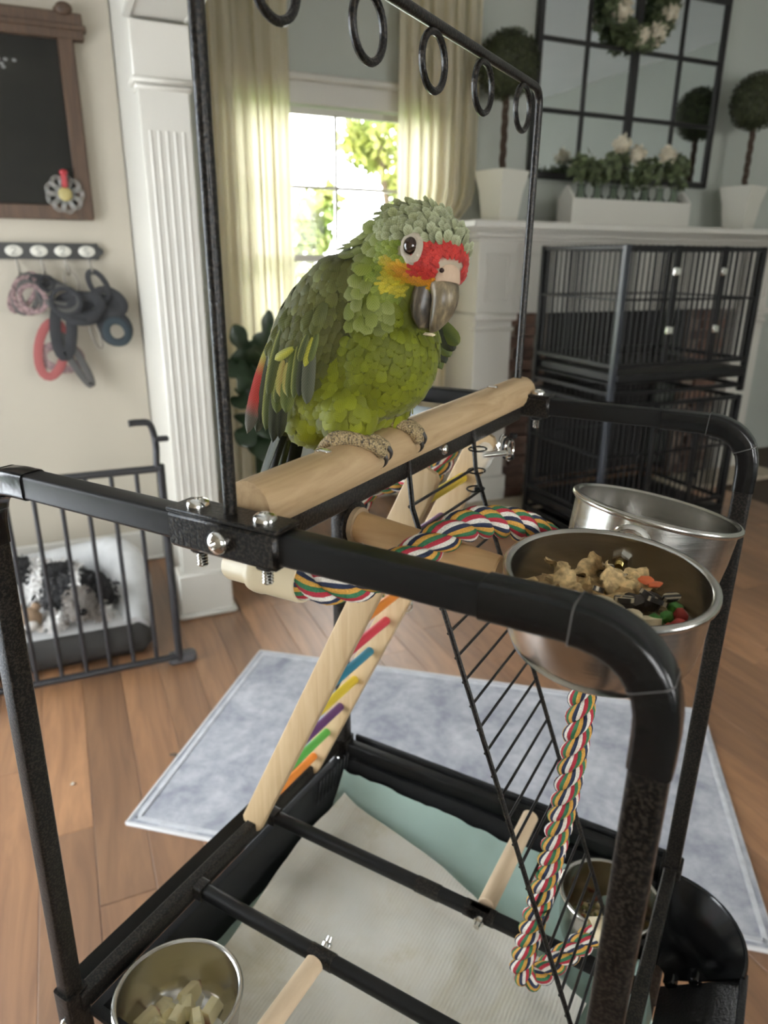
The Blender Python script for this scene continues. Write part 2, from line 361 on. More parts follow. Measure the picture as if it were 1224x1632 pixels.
# ================================================================== THE BIRD STAND (stand frame: u across, v away from the viewer)
def hammer(name, col=(.012, .011, .010), rough=.33):
    m = NT(name); m.set(col, rough, .1, .35); v = m.coord(); vo = m.n('ShaderNodeTexVoronoi'); vo.inputs['Scale'].default_value = 520; m.l(v, vo.inputs['Vector'])
    f = m.noise(v, 420, 2, .5); m.l(m.ramp(f, [(.47, (.004, .004, .004)), (.60, (.034, .028, .022))]), m.b.inputs['Base Color']); m.bump(f, .35, .0010); return m.m
M_HAM = hammer('black_hammered_paint'); M_BLK = plain('black_tube_paint', (.009, .009, .009), .38, 0, .28, bump=.05, bscale=160)
M_TAPE = plain('black_electrical_tape', (.008, .008, .008), .20, 0, .4, bump=.35, bscale=60)
M_CHROME = plain('chrome', (.82, .80, .76), .14, 1.0); M_STEEL = None
M_PERCH = wood('pale_perch_wood', (.36, .235, .115), (.60, .44, .255), axis=1, scale=34, rough=.5, stretch=9)
M_DOWEL_U = wood('pine_dowel_across', (.50, .30, .13), (.66, .44, .22), axis=0, scale=30, rough=.5, stretch=12)
M_DOWEL_V = wood('pine_dowel_along', (.58, .43, .27), (.70, .55, .38), axis=1, scale=30, rough=.5, stretch=12)
M_TORN = plain('torn_tape_edge', (.10, .095, .09), .5)
Z0 = 1.22; UH, VN, VF = .29, -.277, .292; TP = rrect(.0215, .0215, .0035); ZB = .56
st = Thing('bird_play_stand', 'black metal parrot play stand with ring arch and lower tray', 'bird stand', STAND, (0, 0, 0))
def ubar(v, z0=Z0, bu=(-.305, .29), bz=.57):
    a = [(bu[0], v, bz), (-UH, v, z0 - .06)]
    path = [(bu[0], v, bz)] + [(bu[0] + (-UH - bu[0]) * t, v, bz + (z0 - .055 - bz) * t) for t in (.5,)] + arc_corner((bu[0], v, bz), (-UH, v, z0), (UH, v, z0), .055, 8)
    path += [(-.1, v, z0), (.1, v, z0)] + arc_corner((-UH, v, z0), (UH, v, z0), (bu[1], v, bz), .055, 8) + [(bu[1], v, bz)]
    return path
for v, bu in ((VN, (-.307, .283)), (VF, (-.285, .288))):
    mb = MB(); mb.sweep(ubar(v, bu=bu), TP, up=(0, 1, 0)); mb.m = [1 if sum(mb.v[i][2] for i in f) / len(f) < Z0 - .03 else 0 for f in mb.f]; fr = st.part('tube_frame', mb, [M_BLK, M_HAM])
    pth = ubar(v, bu=bu)
    for side in (0, 1):                                      # wraps of tape round the bends
        k0 = 2 if side == 0 else 13
        seg = resample(pth[k0 - 1:k0 + 10], .004)
        ln = len(seg); mid = [i for i, q in enumerate(seg) if abs(abs(q.x) - UH) < .05 and abs(q.z - Z0) < .06]
        ext = (2, 7) if side == 0 else (13, 5)
        cut = seg[max(0, mid[0] - ext[0]):mid[-1] + ext[1]]
        if len(cut) < 5: continue
        mb = MB(); random.seed(side + 3); third = len(cut) // 3
        for q in range(3):
            sub = cut[q * third:(q + 1) * third + 2]; pr = rrect(.0238 + .0011 * (q % 2), .0238 + .0011 * (q % 2), .005)
            mb = MB(); mb.sweep(sub, pr, up=(0, 1, 0), scale=[1 + .02 * random.random() for _ in sub]); st.part('tape_wrap', mb, M_TAPE, fr)
            if q:
                mb = MB(); mb.sweep([sub[0], sub[0].lerp(sub[1], .22)], rrect(.0258, .0258, .005), up=(0, 1, 0), caps=False); st.part('tape_edge', mb, M_TORN, fr)
# thick sleeves where the legs drop into the lower frame
for (a, v) in ((-.306, VN), (.284, VN), (-.285, VF), (.288, VF)):
    mb = MB(); mb.sweep([(a, v, .30), (a, v, .575)], rrect(.029, .029, .004), up=(0, 1, 0)); s_ = st.part('leg_sleeve', mb, M_HAM)
    mb = MB(); mb.sweep([(a, v, .05), (a, v, .32)], rrect(.024, .024, .004), up=(0, 1, 0)); st.part('leg', mb, M_BLK, s_)
    mb = MB(); mb.lathe([(0, 0), (.02, .0), (.025, .006), (.025, .028), (.012, .05), (0, .052)], 16, Matrix.Translation((a, v, 0))); st.part('castor', mb, M_BLK, s_)
    mb = MB(); mb.lathe([(0, .004), (.004, .0038), (.0065, .001), (.0065, 0)], 12, axis_m((a, v - .0145, .53), (0, -1, 0))); st.part('screw', mb, M_CHROME, s_)
# bolts -----------------------------------------------------------
def bolt_mesh(name, r=.0085, shank=.0, sr=.0042):
    mb = MB(); mb.lathe([(r, 0), (r, .0012), (r * .93, .0032), (r * .7, .0049), (r * .42, .0056), (r * .40, .0030), (0, .0030)], 20)
    if shank:
        k = int(shank / .0016)
        pr = [(0, -shank)] + [(sr if i % 2 else sr * .82, -shank + shank * i / k) for i in range(k + 1)]
        mb.lathe(pr, 12)
    return mk(name, mb, M_CHROME)
ME_BOLT = bolt_mesh('bolt', .0085, .0); ME_BOLT_S = bolt_mesh('bolt_small', .0062, 0)
_b = MB(); _k = 14; _b.lathe([(0, -.016)] + [(.0042 if i % 2 else .0034, -.016 + .016 * i / _k) for i in range(_k + 1)], 12); ME_THREAD = mk('thread', _b, M_CHROME)
_b = MB(); _b.prism([(.0075 * math.cos(i * math.pi / 3), .0075 * math.sin(i * math.pi / 3)) for i in range(6)], 0, .006); ME_NUT = mk('nut', _b, M_CHROME)
# clamps joining the arch and bar to the frames
for v, s_ in ((VN, 1), (VF, -1)):
    mb = MB(); mb.box((0, v, Z0 - .001), (.098, .0275, .027), bev=.003); mb.box((0, v, Z0 + .0135), (.098, .027, .0035), bev=.001)
    cl = st.part('clamp', mb, M_HAM)
    for du in (-.030, .030):
        st.inst('bolt', ME_BOLT, (du, v, Z0 + .0153), cl); st.inst('thread', ME_THREAD, (du, v, Z0 - .0145), cl)
        mb = MB(); mb.box((du, v, Z0 - .017), (.013, .013, .006), bev=.002); st.part('lock_nut', mb, M_BLK, cl)
    st.inst('bolt', ME_BOLT, axis_m((0, v - .0137 * s_, Z0 - .002), (0, -s_, 0)), cl)
# central bar
mb = MB(); mb.sweep([(0, VN + .012, Z0 - .010), (0, VF - .012, Z0 - .010)], rrect(.020, .023, .003), up=(1, 0, 0)); st.part('central_bar', mb, M_HAM)
st.inst('bolt', ME_BOLT_S, axis_m((.0102, .042, Z0 - .008), (1, 0, 0)))
# perch: a fat dowel planed flat below
mb = MB(); pr = []
for i in range(15):
    a = R(-42 + 264 * i / 14); pr.append((.0205 * math.cos(a), .0205 * math.sin(a)))
vv = [VN + .018, VN + .021] + [VN + .04 + .49 * i / 8 for i in range(9)] + [VF + .012, VF + .021, VF + .027]
mb.sweep([(0, v, Z0 + .0135) for v in vv], [(x, y) for x, y in pr], up=(0, 0, 1), scale=[.97, 1] + [1] * 9 + [1, .93, .7]); perch = st.part('perch', mb, M_PERCH, label='pale wooden perch planed flat underneath')
for v in (-.165, .199):
    mb = MB(); mb.box((0.001, v, Z0 + .0345), (.012, .0075, .003), bev=.0012); st.part('carriage_bolt', mb, M_CHROME, perch)
# arch with rings
AZ = 1.592
path = [(0, VN, Z0 + .012)] + [(0, VN, 1.4)] + arc_corner((0, VN, Z0), (0, VN, AZ), (0, VF, AZ), .022, 6) + arc_corner((0, VN, AZ), (0, VF + .008, AZ), (0, VF, Z0), .022, 6) + [(0, VF, Z0 + .012)]
mb = MB(); mb.sweep(path, rrect(.0088, .0088, .0034), up=(1, 0, 0)); arch = st.part('ring_arch', mb, M_HAM)
rg = MB(); rg.tube([(0, .0225 * math.cos(2 * math.pi * i / 28), .0225 * math.sin(2 * math.pi * i / 28)) for i in range(28)], .0032, 8, closed=True); me_r = mk('ring', rg, M_HAM)
for v in (-.206, -.094, .016, .128, .244): st.inst('ring', me_r, (0, v, AZ - .0285), arch)
# ---------------------------------------------------------------- lower frame and tray
mb = MB()
for a in (-.295, .287): mb.sweep([(a, VN, ZB), (a, VF, ZB)], rrect(.018, .024, .003), up=(0, 0, 1))
st.part('side_rail', mb, M_HAM)
mb = MB(); mb.sweep([(-.3, VF, ZB - .005), (.29, VF, ZB - .005)], rrect(.02, .024, .003), up=(0, 0, 1)); st.part('end_rail', mb, M_BLK)
mb = MB(); mb.sweep([(-.3, VN, .43), (.29, VN, .43)], rrect(.02, .024, .003), up=(0, 0, 1)); st.part('end_rail', mb, M_BLK)
for v in (.08, -.083):
    mb = MB(); mb.sweep([(-.292, v, ZB), (.285, v, ZB)], rrect(.0185, .0185, .006), up=(0, 0, 1)); cb = st.part('crossbar', mb, M_BLK)
    for u_ in ((-.005, .07, .078) if v > 0 else (-.075,)):
        mb = MB(); mb.sweep([(u_ - .018, v, ZB), (u_ + .018, v, ZB)], rrect(.0197, .0197, .006), up=(0, 0, 1)); st.part('collar', mb, M_HAM, cb)
    for e in (-.285,):
        mb = MB(); mb.sweep([(e - .008, v, ZB), (e + .012, v, ZB)], rrect(.023, .023, .004), up=(0, 0, 1)); st.part('bracket', mb, M_HAM, cb)
# tray pan
M_TRAY = plain('charcoal_tray_plastic', (.020, .021, .022), .45, 0, .35, bump=.12, bscale=400)
def pan(mb, a0, a1, b0, b1, zt, zb, flare, th):
    o = [(a0, b0), (a1, b0), (a1, b1), (a0, b1)]
    def ring(off, z): return [(a0 - off, b0 - off, z), (a1 + off, b0 - off, z), (a1 + off, b1 + off, z), (a0 - off, b1 + off, z)]
    rs = [ring(flare + .012, zt - .008), ring(flare + .012, zt), ring(flare, zt), ring(0, zb), ring(-.0001, zb - th), ring(flare + .002, zt - th)]
    vs = [p for r in rs for p in r]; fs = []
    for k in range(5):
        for i in range(4): j = (i + 1) % 4; fs.append((k * 4 + i, k * 4 + j, k * 4 + 4 + j, k * 4 + 4 + i))
    fs.append((12, 13, 14, 15)); fs.append((19, 18, 17, 16)); mb.add(vs, fs)
mb = MB(); pan(mb, -.262, .262, -.235, .262, .535, .455, .02, .004); st.part('tray', mb, M_TRAY, smooth=0)
# seed guard: far panel stands up behind the tray, left panel flares out
def slab(mb, a, b, c, d, th):                                # quad with thickness
    a, b, c, d = [Vector(p) for p in (a, b, c, d)]; n_ = nrm((b - a).cross(d - a)) * th
    mb.add([a, b, c, d, a + n_, b + n_, c + n_, d + n_], [(0, 1, 2, 3), (7, 6, 5, 4), (0, 4, 5, 1), (1, 5, 6, 2), (2, 6, 7, 3), (3, 7, 4, 0)])
mb = MB(); slab(mb, (-.27, VF + .016, .46), (.28, VF + .016, .46), (.28, VF + .020, .567), (-.27, VF + .020, .567), .003)
mb.sweep([(-.27, VF + .020, .567), (.28, VF + .020, .567)], rrect(.007, .007, .002), up=(0, 0, 1)); st.part('guard_panel', mb, M_TRAY, smooth=0)
mb = MB(); slab(mb, (-.305, VN + .02, .52), (-.305, VF - .02, .52), (-.345, VF - .02, .545), (-.345, VN + .02, .545), .003); st.part('guard_panel', mb, M_TRAY, smooth=0)
for i in range(9):                                           # vents moulded in the back left corner
    mb = MB(); mb.box((-.272, .19 + i * .011, .527), (.006, .004, .055), Matrix.Rotation(R(8), 3, 'Y'), bev=.001); st.part('rib', mb, M_TRAY)
# corner fan of the guard (quarter cone) and right panel
M_FAN = plain('glossy_black_plastic', (.010, .011, .012), .16)
mb = MB(); cx, cy = .292, .18; rows = []
for j in range(6):
    t = j / 5; rr = .015 + .089 * t; zz = .482 + .060 * t + .018 * t * t
    for i in range(15):
        a = R(-12 + 106 * i / 14); rows.append((cx + rr * math.cos(a), cy + rr * math.sin(a), zz))
fs = [(j * 15 + i, j * 15 + i + 1, j * 15 + 16 + i, j * 15 + 15 + i) for j in range(5) for i in range(14)]
low = [(x, y, z - .003) for x, y, z in rows]; mb.add(rows, fs); mb.add(low, [f[::-1] for f in fs])
mb.tube(rows[75:90], .0028, 6); fan = st.part('corner_guard', mb, M_FAN)
mb = MB(); slab(mb, (.305, -.27, .478), (.305, .165, .478), (.396, .165, .552), (.396, -.285, .552), .003)
mb.sweep([(.396, -.285, .553), (.396, .168, .553)], rrect(.009, .010, .003), up=(0, 0, 1)); gp = st.part('guard_panel', mb, plain('pebbled_black_plastic', (.018, .018, .019), .36, bump=.9, bscale=260), smooth=30)
for t in (.12, .42):
    mb = MB(); mb.box((.305 + .091 * t, .168, .486 + .074 * t), (.016, .02, .012), Matrix.Rotation(R(-35), 3, 'Y'), bev=.002); st.part('clip_tab', mb, M_FAN, gp)
# liner: teal bag edge and paper
def sheet(mb, fn, nu, nv):
    vs = [fn(i / nu, j / nv) for j in range(nv + 1) for i in range(nu + 1)]
    fs = [(j * (nu + 1) + i, j * (nu + 1) + i + 1, (j + 1) * (nu + 1) + i + 1, (j + 1) * (nu + 1) + i) for j in range(nv) for i in range(nu)]
    mb.add(vs, fs)
def crinkle(x, y, s=9, amp=.006): return amp * noise.noise((x * s, y * s, 3.1)) + amp * .5 * noise.noise((x * s * 2.7, y * s * 2.7, 8.3))
M_PAPER = NT('stained_white_paper'); M_PAPER.set(None, .85); _v = M_PAPER.coord(); _f = M_PAPER.noise(_v, 7, 5, .65, .6)
M_PAPER.l(M_PAPER.ramp(_f, [(.28, (.58, .53, .38)), (.46, (.72, .69, .60)), (.7, (.76, .75, .69))]), M_PAPER.b.inputs['Base Color'])
_w = M_PAPER.n('ShaderNodeTexWave'); _w.inputs['Scale'].default_value = 60; _w.inputs['Distortion'].default_value = 1.5; M_PAPER.l(_v, _w.inputs['Vector']); M_PAPER.bump(_w.outputs['Fac'], .25, .001); M_PAPER = M_PAPER.m
def bagf(s, t):
    a = -.268 + .536 * s; b = -.245 + .51 * t; d = min(s, 1 - s, t, 1 - t)
    lift = max(0, .09 - (1 - t)) / .09 + .12 * max(0, .07 - d) / .07
    return (a, b, .463 + .050 * lift ** 1.3 + crinkle(a, b, 14, .009) * (.4 + lift))
mb = MB(); sheet(mb, bagf, 48, 44)
m = NT('teal_plastic_bag'); m.set((.46, .62, .56), .28, 0, .6); m.b.inputs['Transmission Weight'].default_value = 0; m.b.inputs['Subsurface Weight'].default_value = 0; m.bump(m.noise(m.coord(), 40, 3), .3, .003)
bagT = Thing('tray_bag', 'pale teal plastic bag lining the tray of the bird stand', 'plastic bag', STAND, (0, 0, .46)); bagT.part('sheet', mb, m.m, smooth=60, fixn=False)
mb = MB(); sheet(mb, lambda s, t: (.258 + .062 * t, .17 - .10 * s - .07 * t, .495 + .050 * math.sin(math.pi * min(1, t * 1.2)) - .05 * t + crinkle(s, t, 5, .008)), 10, 10); bagT.part('flap', mb, m.m, smooth=60, fixn=False)
def papf(s, t):
    a = -.245 + .475 * s; b = -.238 + (.475 - .16 * s) * t + .02 * math.sin(3 * s)
    up = max(0, t - .9) * .10 + max(0, .06 - s) * .2
    return (a + .012 * math.sin(6 * t), b, .477 + up + abs(crinkle(a, b, 7, .010)) + .003)
mb = MB(); sheet(mb, papf, 44, 44); one('liner_paper', mb, M_PAPER, 'crumpled white paper lying in the tray of the bird stand', 'paper', STAND, (0, 0, .47), smooth=60, fixn=False)
# ---------------------------------------------------------------- loose dowel perches
def dowel(name, p0, p1, r, mat, label, nut_end=0, group=None):
    p0, p1 = Vector(p0), Vector(p1); d = nrm(p1 - p0); t = Thing(name, label, 'perch', STAND, p0, group)
    mb = MB(); mb.lathe([(0, 0), (r * .9, 0), (r, r * .1), (r, (p1 - p0).length - r * .1), (r * .9, (p1 - p0).length), (0, (p1 - p0).length)], 20, axis_m(p0, d)); t.part('dowel', mb, mat); return t, d
t, d = dowel('dowel_perch', (.078, .0925, ZB + .003), (.078, .275, ZB + .012), .0125, M_DOWEL_V, 'short pale dowel perch on the rear crossbar above the tray')
mb = MB(); mb.lathe([(0, .012), (.004, .012), (.0045, .006), (.0075, .004), (.0075, 0), (0, 0)], 12, axis_m((.078, .0695, ZB - .001), (0, -1, 0))); t.part('wing_nut', mb, M_CHROME)
t, d = dowel('dowel_perch', (-.077, -.0955, ZB + .003), (-.077, -.268, ZB + .004), .0125, M_DOWEL_V, 'short pale dowel perch on the front crossbar beside the fruit bowl')
mb = MB(); mb.lathe([(0, .012), (.004, .012), (.0045, .006), (.0075, .004), (.0075, 0), (0, 0)], 12, axis_m((-.077, -.0705, ZB + .004), (0, .8, .6))); t.part('wing_nut', mb, M_CHROME)
t, d = dowel('dowel_perch', (.015, -.135, 1.183), (.143, -.130, 1.167), .0135, M_DOWEL_U, 'orange toned dowel perch bolted sideways under the central bar')
mb = MB(); mb.lathe([(.010, 0), (.021, 0), (.021, .003), (.010, .003), (.010, 0)], 24, axis_m((.009, -.135, 1.183), (1, 0, 0))); t.part('washer', mb, M_HAM)
mb = MB(); mb.lathe([(0, 0), (.0165, 0), (.0165, .0045), (0, .0045)], 20, axis_m((.0125, -.135, 1.183), (1, 0, 0))); t.part('pad', mb, plain('cork', (.45, .33, .2), .8))
# ================================================================== LADDERS, ROPES, BOWLS
M_BOARD = wood('pine_board', (.44, .30, .155), (.60, .45, .265), axis=2, scale=40, rough=.55, stretch=14)
def lu(z): return -.283 + .4665 * (z - .596)                  # the wooden ladder leans from the bar to the left rail
wl = Thing('wooden_ladder', 'pine bird ladder with rainbow coloured rungs leaning to the left rail', 'ladder', STAND, (lu(.565), .12, .565))
for v, zt in ((.048, 1.186), (.202, 1.196)):
    mb = MB(); a, b = Vector((lu(.562), v, .562)), Vector((lu(zt), v, zt)); d = nrm(b - a)
    mb.sweep([a, a + d * .008, b - d * .02, b - d * .006, b], rrect(.036, .0115, .002), up=(0, 1, 0), scale=[.8, 1, 1, .9, .6]); wl.part('side_board', mb, M_BOARD)
RUNG = {'orange': (.80, .25, .04), 'red': (.62, .05, .08), 'blue': (.03, .22, .32), 'yellow': (.75, .55, .05), 'purple': (.13, .05, .17), 'green': (.12, .45, .08)}
RM = {k: plain(k + '_painted_rung', c, .45) for k, c in RUNG.items()}
for i, cn in enumerate(('orange', 'green', 'purple', 'yellow', 'blue', 'red', 'orange', 'green', 'purple', 'yellow')):
    z = .596 + i * .0598; mb = MB(); mb.lathe([(0, 0), (.0062, 0), (.0066, .002), (.0066, .150), (.0062, .152), (0, .152)], 14, axis_m((lu(z), .049, z), (0, 1, 0)))
    wl.part('rung', mb, RM[cn], label=cn + ' painted rung')
for z in (1.175, .925):
    mb = MB(); c = Vector((lu(z) + .012, .205, z)); mb.tube([c + Vector((.012 * math.cos(k * .45), 0, .012 * math.sin(k * .45))) for k in range(14)], .0016, 6, closed=True); wl.part('wire_link', mb, M_CHROME)
# clear washer and bolt that hold the ladder top to the bar, with black cable ties
wt = Thing('ladder_fixing', 'clear washer and steel bolt with black cable ties under the bar', 'fixing', STAND, (.008, .178, 1.19))
mb = MB(); mb.lathe([(.003, 0), (.0165, 0), (.0165, .0022), (.003, .0022), (.003, 0)], 24, axis_m((.010, .16, 1.178), (1, -.3, .1))); m = NT('clear_plastic'); m.set((.75, .74, .68), .10, 0, .6, Alpha=.28); wt.part('washer', mb, m.m)
mb = MB(); mb.lathe([(0, 0), (.0042, 0), (.0042, .03), (.007, .03), (.007, .034), (0, .034)], 12, axis_m((.008, .162, 1.178), (.75, .65, .05))); wt.part('bolt', mb, M_CHROME)
for k in range(3):
    mb = MB(); c = Vector((.022, .19 + k * .006, 1.186 - k * .004)); mb.tube([c + Vector((.003 * k, .012 * math.cos(q * .5), .013 * math.sin(q * .5))) for q in range(13)], .0017, 6, closed=True); wt.part('link', mb, M_BLK if k % 2 else M_CHROME)
for (p, dd) in (((.03, .205, 1.196), (1, .3, .1)), ((.030, .20, 1.17), (1, -.2, -.2)), ((.022, .12, 1.148), (1, .3, -.5)), ((.025, .118, 1.118), (1, .1, -.4))):
    mb = MB(); mb.box(p, (.009, .006, .006), bev=.001)
    wt.part('cable_tie', mb, M_BLK); mb = MB(); mb.tube([Vector((.018, .12, p[2])) + Vector((.010 * math.cos(q * .6), .012 * math.sin(q * .6), 0)) for q in range(11)], .0011, 5); wt.part('cable_loop', mb, M_BLK)
# wire ladder
def wu(z): return (1.216 - z) * .3735
wr = Thing('wire_ladder', 'black wire ladder hanging from the bar down to the right side of the tray', 'ladder', STAND, (wu(.58), .04, .58))
M_WIRE = plain('black_wire', (.03, .03, .03), .28, .4, bump=.3, bscale=500)
for v in (-.038, .12):
    mb = MB(); hook = [(-.008, v, 1.200), (-.0125, v, 1.212), (-.010, v, 1.2235), (0.002, v, 1.2245), (.0105, v, 1.219), (.0125, v, 1.205)]
    mb.tube(spline(hook, 4) + [(wu(1.17) , v, 1.17), (wu(.9), v, .9), (wu(.578), v, .578)], .0028, 8); wr.part('rail', mb, M_HAM)
mb = MB(); mb.tube([(0, -.081, 0), (0, .087, 0)], .0017, 6); me_w = mk('wire_rung', mb, M_WIRE)
for i in range(24):
    z = 1.172 - i * .0254; wr.inst('wire_rung', me_w, (wu(z) - .002, .041, z))
# ---- ropes of three strands, each strand a bundle of coloured cotton yarns
YARN = [('ochre', (.62, .33, .06)), ('green', (.035, .17, .075)), ('red', (.42, .025, .045)), ('white', (.74, .70, .62)), ('navy', (.018, .028, .065))]
YM = []
for nme, c in YARN:
    m = NT(nme + '_cotton_yarn'); m.set(c, .85); v = m.coord((1, 1, 1)); f = m.noise(v, 900, 2); m.l(m.ramp(f, [(.3, tuple(x * .75 for x in c)), (.7, tuple(min(1, x * 1.15) for x in c))]), m.b.inputs['Base Color']); m.bump(f, .5, .0006); YM.append(m.m)
def rope(t, pts, rs=.0072, off=.0072, pitch=.064, seed=0):
    C = resample(spline(pts, 10), .0035); n = len(C); T = [nrm(C[min(i + 1, n - 1)] - C[max(i - 1, 0)]) for i in range(n)]
    x = nrm(T[0].cross(Vector((0, 0, 1)) if abs(T[0].z) < .9 else Vector((1, 0, 0)))); X = []; S = [0.0]
    for i in range(n):
        x = nrm(x - T[i] * x.dot(T[i])); X.append(x.copy())
        if i: S.append(S[-1] + (C[i] - C[i - 1]).length)
    NB = 10; sub = 3; k = NB * sub
    for s_ in range(3):
        mb = MB(); cen = []
        for i in range(n):
            a = 2 * math.pi * (S[i] / pitch + s_ / 3) + seed; Y = T[i].cross(X[i]); cen.append(C[i] + (X[i] * math.cos(a) + Y * math.sin(a)) * off)
        vs = []
        for i in range(n):
            tt = nrm(cen[min(i + 1, n - 1)] - cen[max(i - 1, 0)]); Y = T[i].cross(X[i]); a = 2 * math.pi * (S[i] / pitch + s_ / 3) + seed
            rad = X[i] * math.cos(a) + Y * math.sin(a); rad = nrm(rad - tt * rad.dot(tt)); tan = tt.cross(rad); tw = -190 * S[i] + s_ * 1.3
            for q in range(k):
                ph = 2 * math.pi * q / k; lob = .94 + .08 * abs(math.sin(math.pi * (q % sub + .0) / sub)); b = ph + tw
                vs.append(cen[i] + (rad * math.cos(b) + tan * math.sin(b)) * rs * lob)
        for i in range(n - 1):
            for q in range(k):
                r_ = (q + 1) % k; mb.f.append((i * k + q, i * k + r_, (i + 1) * k + r_, (i + 1) * k + q)); mb.m.append((q // sub) % 5)
        mb.f.append(tuple(range(k))); mb.m.append(3); mb.f.append(tuple(range((n - 1) * k, n * k))); mb.m.append(3); mb.v = vs
        t.part('strand', mb, YM, smooth=70)
M_PVC = plain('cream_plastic_cap', (.72, .62, .42), .35)
def cap(t, p, d, L=.075, r=.0175, mat=None):
    mb = MB(); mb.lathe([(0, 0), (r * .72, 0), (r * .78, .003), (r * .78, L * .30), (r * .98, L * .36), (r * 1.04, L * .42), (r * 1.04, L * .50), (r, L * .52), (r, L * .97), (r * .97, L), (r * .86, L), (r * .86, L * .8), (0, L * .8)], 24, axis_m(p, d)); t.part('end_cap', mb, mat or M_PVC)
r1 = Thing('rope_perch', 'colourful twisted cotton rope perch curving round the steel bowls', 'rope perch', STAND, (.18, .0, .58))
rope(r1, [(.012, -.226, 1.170), (.04, -.224, 1.168), (.068, -.205, 1.172), (.088, -.168, 1.184), (.106, -.128, 1.1965), (.120, -.088, 1.192), (.138, -.050, 1.178), (.155, -.026, 1.155), (.171, -.014, 1.105), (.186, -.006, 1.06), (.192, .0, 1.0), (.188, .0, .884), (.176, .0, .749), (.163, -.004, .645), (.160, -.004, .605), (.172, .008, .584), (.192, .045, .586), (.212, .078, .592), (.222, .094, .594)])
cap(r1, (-.052, -.223, 1.166), (1, -.02, .03)); cap(r1, (.262, .122, .598), (-.85, -.52, -.05), .052, .0175)
r2 = Thing('rope_perch', 'second colourful cotton rope perch drooping behind the wooden ladder', 'rope perch', STAND, (-.19, .2, .93))
rope(r2, [(-.118, .262, 1.188), (-.09, .258, 1.183), (-.070, .235, 1.158), (-.085, .205, 1.122), (-.125, .195, 1.112), (-.168, .195, 1.098), (-.189, .195, 1.06), (-.194, .2, 1.01), (-.185, .205, .955), (-.165, .215, .925)], seed=1.0)
cap(r2, (-.185, .262, 1.190), (1, 0, -.03), .07, .0185, plain('pale_blue_plastic_cap', (.58, .66, .70), .35))
# ---- steel bowls
def steel(name, col=(.62, .60, .56), rough=.20):
    m = NT(name); m.set(col, rough, 1.0); v = m.coord((1, 1, 90)); f = m.noise(v, 6, 3); m.bump(f, .06, .001)
    mr = m.n('ShaderNodeMapRange'); mr.inputs['To Min'].default_value = rough - .06; mr.inputs['To Max'].default_value = rough + .10; m.l(f, mr.inputs['Value']); m.l(mr.outputs[0], m.b.inputs['Roughness']); return m.m
M_STEEL = steel('brushed_steel')
def bowl_profile(r, h, th=.0012):
    o = [(0, 0), (r * .62, 0), (r * .80, h * .03), (r * .90, h * .12), (r * .955, h * .26), (r * .985, h * .55), (r, h * .94)]
    rim = [(r + .0035 * math.cos(a) + .001, h * .965 + .0035 * math.sin(a)) for a in (-1.2, -.4, .4, 1.2, 2.0, 2.8)]
    i = [(r - th, h * .93), (r * .985 - th, h * .55), (r * .955 - th, h * .27), (r * .90 - th, h * .13 + th), (r * .80 - th, h * .03 + th * 1.2), (r * .62, th), (0, th)]
    return o + rim + i
def bowl(label, c, r, h, tilt=None):
    M = Matrix.Translation(c) @ (tilt or Matrix.Identity(4)); t = Thing('steel_bowl', label, 'bowl', STAND, c)
    mb = MB(); mb.lathe(bowl_profile(r, h), 48, M); t.part('bowl', mb, M_STEEL, smooth=50); return t, M
B1 = Vector((.221, -.112, 1.109)); B2 = Vector((.214, .075, 1.092))
T2 = Matrix.Rotation(R(7), 4, 'Y') @ Matrix.Rotation(R(-9), 4, 'X')
b1, M1 = bowl('steel bowl of nuts and dried fruit at the near right corner', B1, .075, .0715, Matrix.Rotation(R(3), 4, 'Y') @ Matrix.Rotation(R(3), 4, 'X'))
b2, M2 = bowl('steel water bowl behind the bowl of nuts', B2, .078, .082, T2)
mb = MB(); mb.lathe([(0, .0558), (.071, .0558), (.0745, .056), (.0745, .0555), (0, .0552)], 40, M2); m = NT('water'); m.set((.55, .56, .52), .02, 0, .5, Alpha=.35); one('water', mb, m.m, 'still water filling the rear steel bowl', 'water', STAND, B2 + Vector((0, 0, .05)), smooth=50)
b1.inst('bolt', ME_NUT, axis_m((.219, -.0425, 1.160), (0.1, -1, .05))); mb = MB(); mb.lathe([(0, 0), (.0038, 0), (.0038, .012), (.003, .013), (0, .013)], 12, axis_m((.219, -.0425, 1.160), (.1, -1, .05))); b1.part('threaded_stud', mb, plain('brass', (.75, .58, .22), .25, 1.0))
mb = MB(); mb.tube([Vector((.2215, -.027, 1.168)) + Vector((.0165 * math.cos(q * .349), 0.004 * math.sin(q * .349), .0165 * math.sin(q * .349))) for q in range(18)], .0038, 8, closed=True); b1.part('clamp_ring', mb, M_CHROME)
mb = MB(); mb.tube([(.2215, -.04, 1.16), (.2215, -.012, 1.156)], .0045, 10); b1.part('clamp_bolt', mb, M_CHROME)
b3, M3 = bowl('steel bowl of apple pieces at the front left of the tray', (-.199, -.214, .4835), .0735, .078, Matrix.Rotation(R(-4), 4, 'X'))
b4, M4 = bowl('steel bowl of mixed seed at the rear right of the tray', (.2215, .19, .4835), .0665, .082, Matrix.Rotation(R(-5), 4, 'X'))
